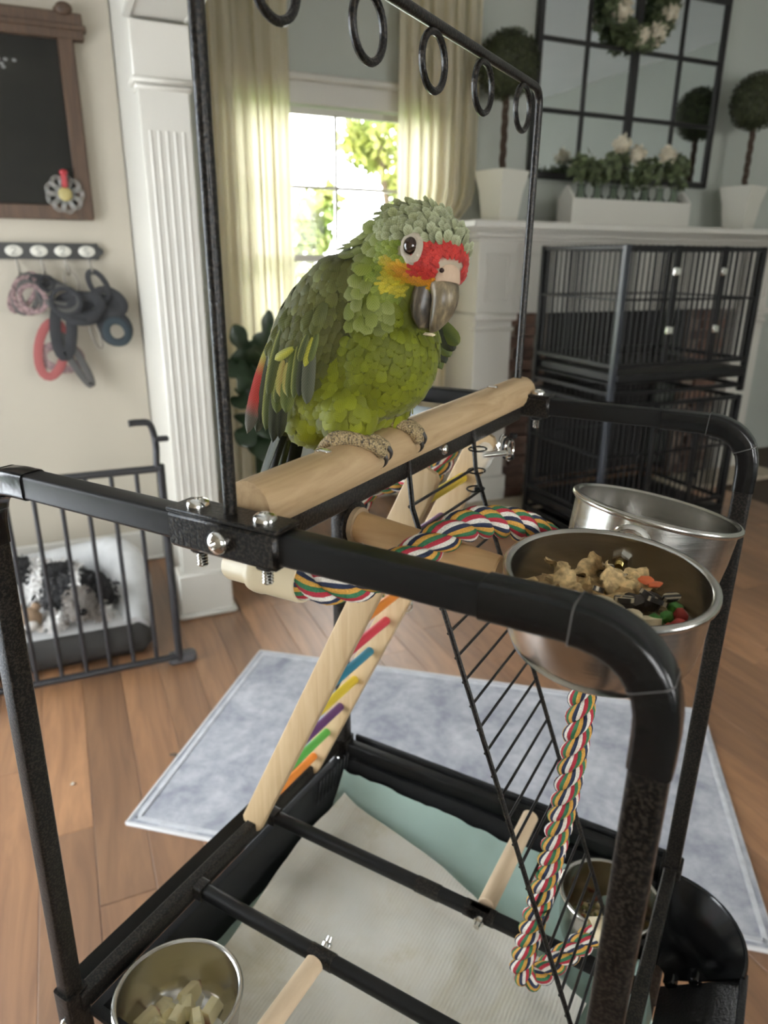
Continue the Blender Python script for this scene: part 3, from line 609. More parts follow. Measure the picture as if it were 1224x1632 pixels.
# ---- food
def hull(name, pts, mat, smooth=25):
    bm = bmesh.new(); [bm.verts.new(p) for p in pts]; bmesh.ops.convex_hull(bm, input=bm.verts)
    for v in [v for v in bm.verts if not v.link_faces]: bm.verts.remove(v)
    me = bpy.data.meshes.new(name); bm.to_mesh(me); bm.free(); me.materials.append(mat)
    me.polygons.foreach_set('use_smooth', [True] * len(me.polygons)); me.set_sharp_from_angle(angle=R(smooth)); return me
def rnd_pts(n, r, sq=(1, 1, 1)):
    out = []
    for _ in range(n):
        v = Vector((random.gauss(0, 1), random.gauss(0, 1), random.gauss(0, 1))).normalized() * r * random.uniform(.85, 1.05); out.append((v.x * sq[0], v.y * sq[1], v.z * sq[2]))
    return out
def rrot(): return Euler((random.uniform(0, 6.3), random.uniform(0, 6.3), random.uniform(0, 6.3))).to_matrix().to_4x4()
random.seed(21)
m = NT('apple_flesh_and_skin'); m.set(None, .45); v = m.coord(); f = m.noise(v, 30, 2); tc = m.n('ShaderNodeTexCoord'); sx = m.n('ShaderNodeSeparateXYZ'); m.l(tc.outputs['Object'], sx.inputs[0])
m.l(m.ramp(sx.outputs[0], [(0, (.82, .72, .42)), (.0125, (.84, .74, .45)), (.0128, (.33, .03, .03)), (1, (.3, .02, .03))]), m.b.inputs['Base Color']); M_APPLE = m.m
M_PEAR = plain('cut_apple_flesh', (.84, .75, .45), .45, var=.10, vscale=60)
def apple(seed, skin):
    random.seed(seed); L, W, H = random.uniform(.028, .038), random.uniform(.018, .024), random.uniform(.014, .018)
    p = [(i * L / 2 * (.75 if k > 0 else 1), j * W / 2 * (.5 if k > 0 else 1), k * H / 2) for i in (-1, 1) for j in (-1, 1) for k in (-1, 1)] + [(random.uniform(-.3, .3) * L, random.uniform(-.3, .3) * W, H * .62)]
    return hull('apple_piece', p, M_APPLE if skin else M_PEAR, 20)
AP = [apple(s, s % 3 == 0) for s in range(7)]
aspots = [(-.030, .046, .010, 0), (.010, .042, .012, 3), (-.038, .012, .012, 2), (-.016, .026, .016, 1), (.010, .018, .020, 4), (-.012, .004, .022, 5), (-.048, -.010, .012, 6), (.026, .004, .018, 0), (-.030, -.020, .014, 2), (.006, -.018, .020, 3), (.030, -.024, .014, 1), (-.006, -.042, .012, 4)]
aobs = []
for i, (x, y, z, k) in enumerate(aspots):
    random.seed(i + 60); aobs.append(1); aobs[-1] = put('apple_piece', AP[k], STAND @ M3 @ Matrix.Translation((x, y, z)) @ Euler((random.uniform(-.5, .5), random.uniform(-.5, .5), random.uniform(0, 6))).to_matrix().to_4x4(), 'pale chopped apple piece in the front left steel bowl', 'fruit', 'apple pieces in the steel bowl')
ordinal_labels(aobs, 'pale chopped apple piece in the front left steel bowl')
# nut mix
M_CHIP = plain('dried_fruit_chip', (.56, .40, .19), .75, var=.45, vscale=190, bump=1.0, bscale=260); M_NUTW = plain('white_seed', (.70, .60, .40), .6, var=.12, vscale=40)
M_DARK = plain('dark_seed_shell', (.035, .025, .018), .5, bump=.6, bscale=400); M_GRN = plain('green_pellet', (.06, .22, .03), .45); M_RED = plain('red_pellet', (.38, .04, .03), .45); M_WAL = plain('walnut_piece', (.38, .24, .10), .7, bump=.8, bscale=130, var=.35, vscale=90); M_OR = plain('orange_chip', (.75, .17, .06), .5); M_SUN = None
m = NT('striped_sunflower_seed'); m.set(None, .45); w_ = m.n('ShaderNodeTexWave'); w_.inputs['Scale'].default_value = 85; w_.bands_direction = 'Y'; m.l(m.coord(), w_.inputs['Vector']); m.l(m.ramp(w_.outputs['Fac'], [(.55, (.02, .016, .012)), (.75, (.45, .38, .26))]), m.b.inputs['Base Color']); M_SUN = m.m
def chip(seed):
    random.seed(seed); mb = MB(); rr = random.uniform(.0105, .0135)
    def f(s, t):
        x, y = (s - .5) * 2, (t - .5) * 2; l = max(abs(x), abs(y)) or 1; d = math.hypot(x, y) or 1; k = l / d * rr * (1 + .14 * math.sin(5 * math.atan2(y, x) + seed))
        return (x * k, y * k, .006 * noise.noise((x * 1.6 + seed, y * 1.6, seed)) + .0045 * (x * x - y * y))
    sheet(mb, f, 9, 9); v0 = len(mb.v); mb.add([(x, y, z - .0016) for x, y, z in mb.v[:v0]], [q[::-1] for q in mb.f])
    return mk('chip', mb, M_CHIP, 60, None, False)
CH = [chip(s) for s in range(4)]
random.seed(5)
SUN = hull('sunflower_seed', [(.0085 * math.cos(a) * (1 if math.cos(a) > 0 else .8), .0036 * math.sin(a), z) for a in [k * math.pi / 5 for k in range(10)] for z in (-.0018, .0018)], M_SUN, 60)
PUM = hull('pumpkin_seed', [((.0125 * math.cos(a)), .0085 * math.sin(a) * (1 + .25 * math.cos(a)), z * (1 - .2 * abs(math.cos(a)))) for a in [k * math.pi / 7 for k in range(14)] for z in (-.0025, .0025)] + [(0, 0, .004), (0, 0, -.004)], M_NUTW, 50)
WAL = [hull('walnut_piece', rnd_pts(40, .012, (1, .8, .6)), M_WAL, 30) for _ in range(2)]
DRK = hull('dark_nut', rnd_pts(40, .0125, (1, .8, .75)), M_DARK, 30); GRN = hull('green_pellet', rnd_pts(30, .0065, (1, .9, 1)), M_GRN, 50); RED = hull('red_pellet', rnd_pts(30, .0062), M_RED, 50); ORG = hull('orange_chip', rnd_pts(24, .008, (1, .7, .3)), M_OR, 40)
NUT = {}
def drop(name, me, x, y, z, label, cat, group, M=M1, seed=0, tiltmax=.6):
    random.seed(seed); ob = put(name, me, STAND @ M @ Matrix.Translation((x, y, z)) @ Euler((random.uniform(-tiltmax, tiltmax), random.uniform(-tiltmax, tiltmax), random.uniform(0, 6.3))).to_matrix().to_4x4(), label, cat, group); NUT.setdefault(label, []).append(ob)
g1 = 'nut mix in the near steel bowl'
zt = .043
for i, (x, y) in enumerate(((-.040, .012), (-.020, .028), (.002, .022), (-.052, -.012), (.018, .034), (-.030, -.006), (.004, .004), (-.046, .026), (-.012, .038), (-.024, .010))): drop('dried_chip', CH[i % 4], x, y, zt + .006 + .004 * (i % 3), 'curled tan dried fruit chip in the near steel bowl', 'dried fruit', g1, seed=i)
for i, (x, y) in enumerate(((-.032, .014), (-.012, .012), (.010, .016), (-.046, .0), (-.02, -.02))): drop('walnut_piece', WAL[i % 2], x, y, zt + .002, 'wrinkled brown walnut piece in the near steel bowl', 'nut', g1, seed=i + 20)
for i, (x, y) in enumerate(((.006, -.012), (.022, -.026), (-.01, -.034), (.034, -.02), (-.034, -.034))): drop('pumpkin_seed', PUM, x, y, zt + .008, 'plump white pumpkin seed in the near steel bowl', 'seed', g1, seed=i + 40, tiltmax=.4)
for i, (x, y) in enumerate(((.020, .004), (.030, .014))): drop('dark_nut', DRK, x, y, zt + .005, 'rough dark brown nut in the near steel bowl', 'nut', g1, seed=i + 50)
for i, (x, y) in enumerate(((.030, .012), (.0, .036), (.036, .006), (-.01, .04), (.044, .018), (.014, -.004), (-.006, .0))): drop('sunflower_seed', SUN, x, y, zt + .012, 'striped sunflower seed in the near steel bowl', 'seed', g1, seed=i + 70)
for i, (x, y) in enumerate(((.046, -.006), (.040, -.016), (.05, .01))): drop('green_pellet', GRN, x, y, zt + .008, 'green food pellet in the near steel bowl', 'pellet', g1, seed=i + 80)
for i, (x, y) in enumerate(((.056, -.012), (.052, -.022), (.054, .004))): drop('red_pellet', RED, x, y, zt + .007, 'red food pellet in the near steel bowl', 'pellet', g1, seed=i + 90)
for i, (x, y) in enumerate(((.022, .036), (.030, .032))): drop('orange_chip', ORG, x, y, zt + .012, 'bright orange food chip in the near steel bowl', 'food', g1, seed=i + 95)
mb = MB(); mb.lathe([(0, zt - .004), (.03, zt - .004), (.055, zt - .007), (.066, zt - .012), (.066, zt - .016), (0, zt - .016)], 28, M1)
for i, p in enumerate(mb.v): mb.v[i] = (p[0], p[1], p[2] + .004 * noise.noise((p[0] * 160, p[1] * 160, 1)))
one('seed_bed', mb, plain('mixed_seed_crumbs', (.34, .24, .12), .8, var=.6, vscale=220, bump=1, bscale=300), 'crumbly layer of seed under the nuts in the near bowl', 'seed', STAND, (0.227, -.112, 1.13), kind='stuff')
for _k, _v in NUT.items(): ordinal_labels(_v, _k)
# seeds in the rear right bowl of the tray
PEA = hull('pea', rnd_pts(30, .0045), plain('pale_seed', (.55, .45, .24), .6), 60); SM = [PEA, SUN, hull('split_pea', rnd_pts(20, .0045, (1, 1, .6)), plain('olive_seed', (.20, .20, .06), .6), 60), hull('corn', rnd_pts(20, .005, (1, .8, .6)), plain('yellow_corn', (.70, .42, .06), .5), 60), hull('red_bean', rnd_pts(20, .005, (1.1, .7, .7)), plain('russet_seed', (.30, .08, .03), .5), 60)]
NMS = (('pale_seed', 'round pale seed'), ('sunflower_seed', 'striped sunflower seed'), ('olive_seed', 'olive split pea'), ('corn_kernel', 'yellow corn kernel'), ('russet_seed', 'russet bean'))
random.seed(9)
for i in range(110):
    a = random.uniform(0, 6.283); rr = .052 * math.sqrt(random.random()); k = random.choice((0, 0, 1, 2, 2, 3, 4)); x, y = rr * math.cos(a), rr * math.sin(a)
    drop(NMS[k][0], SM[k], x, y, .019 + .006 * random.random() + .006 * (1 - rr / .05), NMS[k][1] + ' in the rear right steel bowl', 'seed', 'mixed seed in the rear right bowl', M4, seed=i + 200, tiltmax=1.2)
    random.seed(i * 7 + 1)
mb = MB(); mb.lathe([(0, .018), (.04, .016), (.056, .012), (.056, .006), (0, .006)], 24, M4); one('seed_bed', mb, plain('dusty_seed', (.30, .22, .11), .9, var=.5, vscale=250, bump=1, bscale=300), 'dusty layer of small seed in the rear right bowl', 'seed', STAND, (.2215, .19, .49), kind='stuff')
# ================================================================== THE PARROT (x forward, y to its left, z up, origin on top of the perch)
BIRD = STAND @ Matrix.Translation((0, -.075, Z0 + .034))
pt = Thing('parrot', 'green amazon parrot with red forehead gripping the wooden perch', 'parrot', BIRD, (0, 0, 0))
HC = Vector((.035, -.004, .147)); YAW = R(-22); ROLL = Matrix.Rotation(R(13), 3, Vector((-.503, .864, 0)))
HB = ROLL @ Matrix.Rotation(YAW, 3, 'Z'); HD = HB @ Vector((1, 0, 0)); RT = HB @ Vector((0, -1, 0)); UPV = HB @ Vector((0, 0, 1)); HROT = HB
def hp(p, r, q): return HC + HD * p + RT * r + UPV * q       # head coordinates: forward, right, up
def dirrot(d):                                               # rotation taking z to d
    return Vector((0, 0, 1)).rotation_difference(nrm(d)).to_matrix()
src = MB()
src.ell((-.028, 0, .066), (.054, .054, .088), dirrot((.55, 0, .83)))
src.ell((.004, 0, .072), (.048, .053, .058)); src.ell((-.036, 0, .032), (.050, .054, .044)); src.ell((-.054, -.006, .010), (.034, .044, .032))
src.ell((.008, -.002, .117), (.048, .050, .050)); src.ell(HC, (.047, .041, .041), HROT); src.ell(hp(.018, 0, -.014), (.030, .034, .030), HROT)
src.ell((-.045, -.046, .092), (.028, .017, .062), dirrot((.52, .10, .85))); src.ell((-.040, .047, .090), (.028, .017, .062), dirrot((.52, -.10, .85)))
src.ell((-.020, -.038, .122), (.026, .018, .028)); src.ell((-.020, .038, .122), (.026, .018, .028))
src.ell((-.085, 0, .008), (.024, .026, .030), dirrot((.5, 0, .86)))
for l in (-.036, .028): src.ell((-.010, l, .020), (.026, .022, .026))
tmp = bpy.data.objects.new('tmp', mk('tmp', src, [], 0)); COL.objects.link(tmp)
rm = tmp.modifiers.new('r', 'REMESH'); rm.mode = 'VOXEL'; rm.voxel_size = .0035
sm = tmp.modifiers.new('s', 'SMOOTH'); sm.iterations = 12; sm.factor = .5
dg = bpy.context.evaluated_depsgraph_get(); body_me = bpy.data.meshes.new_from_object(tmp.evaluated_get(dg)); bpy.data.objects.remove(tmp, do_unlink=True)
def sst(x, a, b): t = max(0, min(1, (x - a) / (b - a))); return t * t * (3 - 2 * t)
for v in body_me.vertices:                                   # the cheeks taper in to the beak
    d = v.co - HC; p, r, q = d.dot(HD), d.dot(RT), d.dot(UPV)
    if d.length < .062:
        w_ = sst(p, .004, .030) * sst(-q, .004, .022); v.co = hp(p - .007 * w_, r * (1 - .50 * w_), q)
body_me.update()
def mixc(a, b, t): t = max(0, min(1, t)); return tuple(x * (1 - t) + y * t for x, y in zip(a, b))
OLIVE, WING, CHEST, BELLY = (.085, .085, .018), (.064, .066, .014), (.124, .143, .005), (.180, .194, .005)
NAPE, NAPE_T, CROWN, CROWN_T = (.112, .132, .024), (.25, .270, .10), (.165, .175, .085), (.40, .425, .27)
REDC, YELC, ORNG, CHEEK = (.46, .030, .020), (.44, .36, .02), (.62, .24, .015), (.135, .170, .012)
EYE = hp(.029, .0335, .0085)
def region(co, no):
    """(base colour, tip colour, length, width, flow, key) or None where no feather grows"""
    d = co - HC; p, r, q = d.dot(HD), d.dot(RT), d.dot(UPV); ar = abs(r)
    flow_body = Vector((-.55, 0, -.84))
    if no.x > .3: flow_body = Vector((-.1, 0, -1))
    headw = d.length
    bd = co - hp(.046, 0, -.012)
    if p > .043 and ar < .0125 and -.034 < q < .006: return None                    # beak root and cere
    if (co - EYE - UPV * -.002).length < .0088 and r > 0: return None
    if p > .016 and ar < .0165 and -.052 < q < -.019: return None
    if headw < .050 and q > -.034 and p > -.030:
        fl = bd - no * bd.dot(no); fl = nrm(fl + Vector((0, 0, -.25)) * (1 if q < .01 else 0) * bd.length)
        if p > .028 and -.010 - .1 * ar < q < .0165 - .12 * ar and (r < .028): return (mixc(REDC, (.36, .02, .02), random.random()), REDC, .0062, .0038, fl, 'face')
        if -.030 < q < -.004 and p > .008 and p < .045 and ar > .006:
            t = (p - .014) / .03 + random.uniform(-.25, .25); c = mixc(YELC, ORNG, 1.2 * (1 - abs(q + .012) / .012)); c = mixc(mixc(CHEEK, YELC, .55), c, (p - .010) / .014)
            if q < -.018: c = mixc(CHEEK, YELC, .5 + .5 * random.random())
            return (c, c, .0070, .0036, fl, 'face')
        if q > .008 and (p > -.012 or q > .028):
            t = min(1, max(0, (p + .02) / .05)); return (mixc(NAPE, CROWN, t), mixc(NAPE_T, CROWN_T, t + random.uniform(-.2, .2)), .0088, .0072, fl, 'crown')
        if p > .0: return (mixc(CHEEK, (.12, .17, .02), random.random()), mixc(CHEEK, (.24, .29, .04), random.random()), .0085, .0048, fl, 'face')
        return (mixc(NAPE, CHEEK, random.random()), mixc(NAPE_T, CHEEK, random.random() * .8), .0125, .0105, nrm(fl + flow_body * .6), 'nape')
    # wings: the two slabs on the sides
    for sgn, nm in ((-1, 'wr'), (1, 'wl')):
        c0 = Vector((-.043, sgn * .046, .092)); ax = nrm((.52, -sgn * .10, .85)); e = co - c0; al = e.dot(ax); pr_ = e - ax * al
        if abs(al) < .066 and sgn * co.y > .036 and abs(pr_.x) < .033 and co.x < .004 - .10 * (.13 - co.z) and co.z > .045:
            return (mixc(WING, OLIVE, random.random()), mixc(WING, (.13, .145, .035), random.random()), .0135, .0100, nrm((-.50, sgn * .06, -.86)), 'wing')
    if co.z > .098 and co.x < .012 + (.02 if abs(co.y) > .03 else 0) or (co.z > .12): 
        if co.x < -.022 and co.z < .135: return (OLIVE, mixc(OLIVE, (.16, .17, .05), random.random()), .016, .012, flow_body, 'back')
        return (mixc(NAPE, CHEEK, random.random()), mixc(NAPE_T, CHEEK, random.random() * .7), .0135, .0115, nrm(flow_body + Vector((.25, 0, -.2))), 'nape')
    if no.x < -.35 or co.x < -.075: return (OLIVE, mixc(OLIVE, CHEST, random.random()), .018, .013, flow_body, 'back')
    t = max(0, min(1, (.075 - co.z) / .07)); c = mixc(CHEST, BELLY, t); k = random.uniform(.85, 1.12)
    return (tuple(x * k * .92 for x in c), tuple(min(1, x * k * 1.14) for x in c), .0115 + .004 * t, .0088 + .003 * t, flow_body, 'breast')
M_FEATHER = NT('feather'); M_FEATHER.set(None, .58, 0, .25); _a = M_FEATHER.n('ShaderNodeAttribute', attribute_name='tint'); _s = M_FEATHER.n('ShaderNodeMath', operation='SINE'); _m1 = M_FEATHER.n('ShaderNodeMath', operation='MULTIPLY'); _m1.inputs[1].default_value = 3.2; M_FEATHER.l(_a.outputs['Alpha'], _m1.inputs[0]); M_FEATHER.l(_m1.outputs[0], _s.inputs[0])
_r = M_FEATHER.n('ShaderNodeMapRange'); _r.inputs['From Min'].default_value = -1; _r.inputs['To Min'].default_value = .80; _r.inputs['To Max'].default_value = 1.10; M_FEATHER.l(_s.outputs[0], _r.inputs[0]); _hs = M_FEATHER.n('ShaderNodeHueSaturation'); M_FEATHER.l(_r.outputs[0], _hs.inputs['Value']); M_FEATHER.l(_a.outputs['Color'], _hs.inputs['Color']); M_FEATHER.l(_hs.outputs[0], M_FEATHER.b.inputs['Base Color'])
M_FEATHER.b.inputs['Sheen Weight'].default_value = .12; M_FEATHER.bump(M_FEATHER.noise(M_FEATHER.coord(), 900, 2), .25, .0006); M_FEATHER = M_FEATHER.m
# skin below the feathers takes their ground colour
random.seed(1); cols = []
for v in body_me.vertices:
    g = region(v.co, v.normal); cols.append((*(tuple(x * .8 for x in g[0]) if g else ((.40, .33, .24) if (v.co - HC).dot(UPV) > -.016 else (.10, .115, .012))), 1))
ca = body_me.color_attributes.new('tint', 'FLOAT_COLOR', 'POINT'); ca.data.foreach_set('color', np.array(cols, dtype=np.float32).reshape(-1))
body_me.materials.clear(); body_me.materials.append(M_FEATHER); body_me.polygons.foreach_set('use_smooth', [True] * len(body_me.polygons)); body_me.name = 'body'
body = bpy.data.objects.new('body', body_me); COL.objects.link(body); body.parent = pt.root
# scatter the contour feathers
tris = []; areas = []
body_me.calc_loop_triangles()
for t_ in body_me.loop_triangles: tris.append(t_.vertices[:]); areas.append(t_.area)
areas = np.array(areas); cum = np.cumsum(areas) / areas.sum(); rng = np.random.default_rng(7); NC = 42000
pick = np.searchsorted(cum, rng.random(NC)); grid = {}; cell = .006; feats = []
uvw = rng.random((NC, 2))
BV = [v.co.copy() for v in body_me.vertices]; BN = [v.normal.copy() for v in body_me.vertices]
random.seed(3)
for i in range(NC):
    a, b, c = tris[pick[i]]; u_, w_ = uvw[i]
    if u_ + w_ > 1: u_, w_ = 1 - u_, 1 - w_
    co = BV[a] * (1 - u_ - w_) + BV[b] * u_ + BV[c] * w_; no = nrm(BN[a] * (1 - u_ - w_) + BN[b] * u_ + BN[c] * w_)
    g = region(co, no)
    if not g: continue
    s_ = min(g[2], g[3] * 1.3) * .47; key = (int(co.x // cell), int(co.y // cell), int(co.z // cell)); ok = True
    for dx in (-1, 0, 1):
        for dy in (-1, 0, 1):
            for dz in (-1, 0, 1):
                for (o, so) in grid.get((key[0] + dx, key[1] + dy, key[2] + dz), ()):
                    if (o - co).length < min(s_, so): ok = False; break
                if not ok: break
            if not ok: break
        if not ok: break
    if ok: grid.setdefault(key, []).append((co, s_)); feats.append((co, no, g))
FT = [(0, .40), (.28, .86), (.55, 1.0), (.80, .88), (.93, .62), (1.0, .22)]
def add_feather(mb, co, no, fl, L, W, c0, c1, lift=.16, curl=.25, jit=.2, cols=None):
    fl = nrm(fl - no * fl.dot(no)); fl = nrm(Matrix.Rotation(random.gauss(0, jit), 3, no) @ fl); sd = no.cross(fl); o = len(mb.v); ba = co + no * .0006 - fl * L * .25; n_ = len(FT)
    for (t, w) in FT:
        h = L * (lift * t - curl * t * t * .6)
        for k, s_ in enumerate((-1, 0, 1)):
            mb.v.append(tuple(ba + fl * (L * (t - (.07 if k != 1 and t > .9 else 0))) + sd * (s_ * w * W / 2) + no * (h + (W * .10 * (1 - t * .4) if k == 1 else -W * .05))))
            cc = mixc(c0, c1, t * t * 1.1 if k == 1 else .15 + t * .95) if cols is None else cols(t, s_); mb.c.append((*cc, t * L * 900 - abs(s_) * W * 520))
    for j in range(n_ - 1):
        for k in (0, 1): mb.f.append((o + j * 3 + k, o + j * 3 + k + 1, o + j * 3 + k + 4, o + j * 3 + k + 3)); mb.m.append(0)
groups = {}
for co, no, g in feats:
    mb = groups.setdefault(g[5], MB())
    if mb.c is None: mb.c = []
    k = random.uniform(.82, 1.15)
    add_feather(mb, co, no, g[4], g[2] * random.uniform(.9, 1.15), g[3] * random.uniform(.9, 1.1), tuple(x * k for x in g[0]), tuple(min(1, x * k) for x in g[1]), lift={'crown': .42, 'nape': .30, 'wing': .12, 'face': .2}.get(g[5], .2) * (random.choice((.7, 1, 1.2, 2.0)) if g[5] in ('crown', 'nape') else random.uniform(.7, 1.5)), jit={'wing': .10, 'crown': .3}.get(g[5], .2))
LBL = {'face': ('face_feathers', 'red, orange and green face feathers'), 'crown': ('crown_feathers', 'ruffled grey green crown feathers'), 'nape': ('neck_feathers', 'pale edged green neck feathers'), 'breast': ('breast_feathers', 'yellow green breast feathers'), 'wing': ('wing_coverts', 'dark olive wing coverts'), 'back': ('back_feathers', 'dull green back feathers')}
for k, mb in groups.items(): pt.part(LBL[k][0], mb, M_FEATHER, None, LBL[k][1], 'stuff', 80, False)
# long feathers, one object each
def long_feather(name, p0, p1, W, no, fn, bend=.0, parent=None, label=None, th=.0007):
    p0, p1 = Vector(p0), Vector(p1); fl = nrm(p1 - p0); no = nrm(Vector(no) - fl * Vector(no).dot(fl)); sd = no.cross(fl); L = (p1 - p0).length; mb = MB(); mb.c = []
    prof = [(0, .45), (.15, .75), (.35, .95), (.6, 1), (.8, .92), (.92, .68), (.98, .36), (1, .1)]
    for layer in (0, 1):
        o = len(mb.v)
        for t, w in prof:
            for s_ in (-1, -.5, 0, .5, 1):
                mb.v.append(tuple(p0 + fl * (L * (t - (.02 * abs(s_) if t > .9 else 0))) + sd * (s_ * w * W / 2) + no * (W * .12 * (1 - s_ * s_) + bend * L * (t - t * t) * 4 * .25 - layer * th))); mb.c.append((*fn(t, s_), t * L * 700 - abs(s_) * W * 500))
        for j in range(len(prof) - 1):
            for k in range(4):
                q = (o + j * 5 + k, o + j * 5 + k + 1, o + j * 5 + k + 6, o + j * 5 + k + 5); mb.f.append(q if layer == 0 else q[::-1]); mb.m.append(0)
    return pt.part(name, mb, M_FEATHER, parent, label, None, 80, False)
VIEWN = Vector((.45, -.88, .1))
dark = lambda t, s: mixc((.020, .024, .014), (.045, .05, .02), abs(s))
green = lambda t, s: mixc((.06, .08, .018), (.13, .15, .03), abs(s) * .8)
edgeg = lambda t, s: mixc((.05, .065, .02), (.24, .25, .06), 1 if s < -.6 else .25 * abs(s))
redf = lambda t, s: (mixc((.40, .045, .035), (.50, .20, .16), 1 if s > .8 else 0) if .18 < t < .78 else ((.30, .28, .06) if t <= .18 else (.10, .095, .075)))
grey = lambda t, s: mixc((.055, .062, .035), (.09, .095, .06), abs(s))
yel = lambda t, s: mixc((.36, .34, .035), (.22, .23, .035), abs(s))
tan_ = lambda t, s: mixc((.34, .26, .08), (.26, .24, .05), abs(s))
cov = lambda t, s: mixc((.050, .058, .012), (.105, .115, .026), .3 * abs(s) + .6 * t)
LF = [((-.076, -.056, .078), (-.104, -.060, -.004), .0130, redf, .12, 'red wing feather with dark tip'), ((-.074, -.054, .076), (-.098, -.054, -.004), .014, grey, .1, None),
      ((-.070, -.058, .078), (-.091, -.056, .006), .012, dark, .1, None), ((-.067, -.060, .078), (-.085, -.057, .000), .011, edgeg, .1, None), ((-.064, -.058, .070), (-.078, -.056, -.010), .012, dark, .1, None), ((-.060, -.057, .068), (-.072, -.054, -.006), .012, dark, .1, None),
      ((-.058, -.063, .090), (-.075, -.064, .034), .0095, edgeg, .15, None), ((-.052, -.060, .066), (-.058, -.061, .020), .013, green, .1, None), ((-.062, -.060, .066), (-.070, -.059, .018), .012, green, .1, None),
      ((-.056, -.063, .066), (-.063, -.062, .034), .0105, tan_, .1, 'tan and yellow wing feather'), ((-.051, -.064, .064), (-.055, -.063, .036), .009, tan_, .1, None), ((-.060, -.062, .058), (-.068, -.062, .028), .008, edgeg, .1, None), ((-.054, -.062, .050), (-.060, -.061, .024), .009, edgeg, .1, None),
      ((-.043, -.068, .077), (-.063, -.067, .066), .0072, yel, .2, 'bright yellow wing feather'),
      ((-.043, -.062, .084), (-.053, -.064, .034), .009, green, .12, None), ((-.039, -.062, .084), (-.047, -.064, .034), .0085, edgeg, .12, None), ((-.035, -.061, .082), (-.042, -.063, .036), .0085, dark, .12, None),
      ((-.030, -.060, .084), (-.035, -.062, .030), .0115, grey, .12, 'dull grey green wing feather'), ((-.027, -.062, .086), (-.034, -.065, .062), .006, yel, .12, None), ((-.031, -.064, .088), (-.038, -.067, .066), .0065, edgeg, .1, None), ((-.024, -.060, .090), (-.030, -.064, .066), .007, green, .1, None)]
rg_ = random.Random(4)
for q in range(30):                                          # loose rows of coverts hiding the quill ends
    u_ = (q % 10) / 9; row = q // 10; f_ = -.016 - .034 * u_ - .008 * row + rg_.uniform(-.003, .003); z_ = .112 - .013 * row - .004 * u_ + rg_.uniform(-.003, .003)
    LF.append(((f_, -.057, z_), (f_ - .009 + rg_.uniform(-.004, .004), -.0625 + rg_.uniform(-.001, .001), z_ - .019 + rg_.uniform(-.003, .003)), rg_.uniform(.009, .0125), cov, .3, None))
for (a, b, W, fn, bd, lb) in LF: long_feather('wing_feather', a, b, W, VIEWN, fn, bd, None, lb)
for i in range(5):                                           # far wing seen past the breast
    long_feather('wing_feather', (.000 + i * .004, .060 + .002 * i, .112 - i * .004), (.034 + .004 * i, .058, .050 + .006 * i), .016, VIEWN, dark if i % 2 else green, .25)
for i in range(7):                                           # tail
    l = (i - 3) * .007; long_feather('tail_feather', (-.082, l * .7, .030), (-.112 - .003 * abs(i - 3), l * 1.4, -.080 + .004 * abs(i - 3)), .017, (-.5, -.75, .1), dark if i != 2 else green, .05)
# eye
en = nrm(RT * .86 + HD * .40 + UPV * .10)
m = NT('bare_eye_skin'); m.set((.42, .365, .28), .75); m.bump(m.noise(m.coord(), 520, 3), .9, .0010); M_SKIN = m.m
for side in (1, -1):
    ec = hp(.029, (.0318 if side > 0 else -.0235), .0085); nn = nrm(RT * .86 * side + HD * .40 + UPV * .08)
    mb = MB(); Me = axis_m(ec - nn * .0015, nn, (0, 0, 1)); prf = []
    for j in range(5):
        rr = (.0058, .0068, .0080, .0092, .0102)[j]; hh = (.0028, .0029, .0022, .0010, -.0008)[j]; prf.append((rr, hh))
    vs = []
    for i in range(28):
        a = 2 * math.pi * i / 28
        for rr, hh in prf: vs.append(Me @ Vector((rr * math.cos(a) * (1.0 if math.cos(a) > 0 else 1.40), rr * math.sin(a) * .92, hh)))
    mb.add(vs, [(i * 5 + j, ((i + 1) % 28) * 5 + j, ((i + 1) % 28) * 5 + j + 1, i * 5 + j + 1) for i in range(28) for j in range(4)]); ey = pt.part('eye_ring', mb, M_SKIN, smooth=60)
    mb = MB(); mb.ell(Me @ Vector((.0, 0, -.0012)), (.0068, .0068, .0068), None, 20, 14); eb = pt.part('eyeball', mb, plain('dark_brown_iris', (.030, .016, .010), .05, 0, .8), ey)
    mb = MB(); mb.lathe([(0, .0064), (.0024, .0060), (.0037, .0052), (.0037, .0045), (0, .0045)], 18, axis_m(Me @ Vector((0, 0, -.0010)), nn)); pt.part('pupil', mb, plain('pupil_black', (.002, .002, .002), .04, 0, .8), ey)
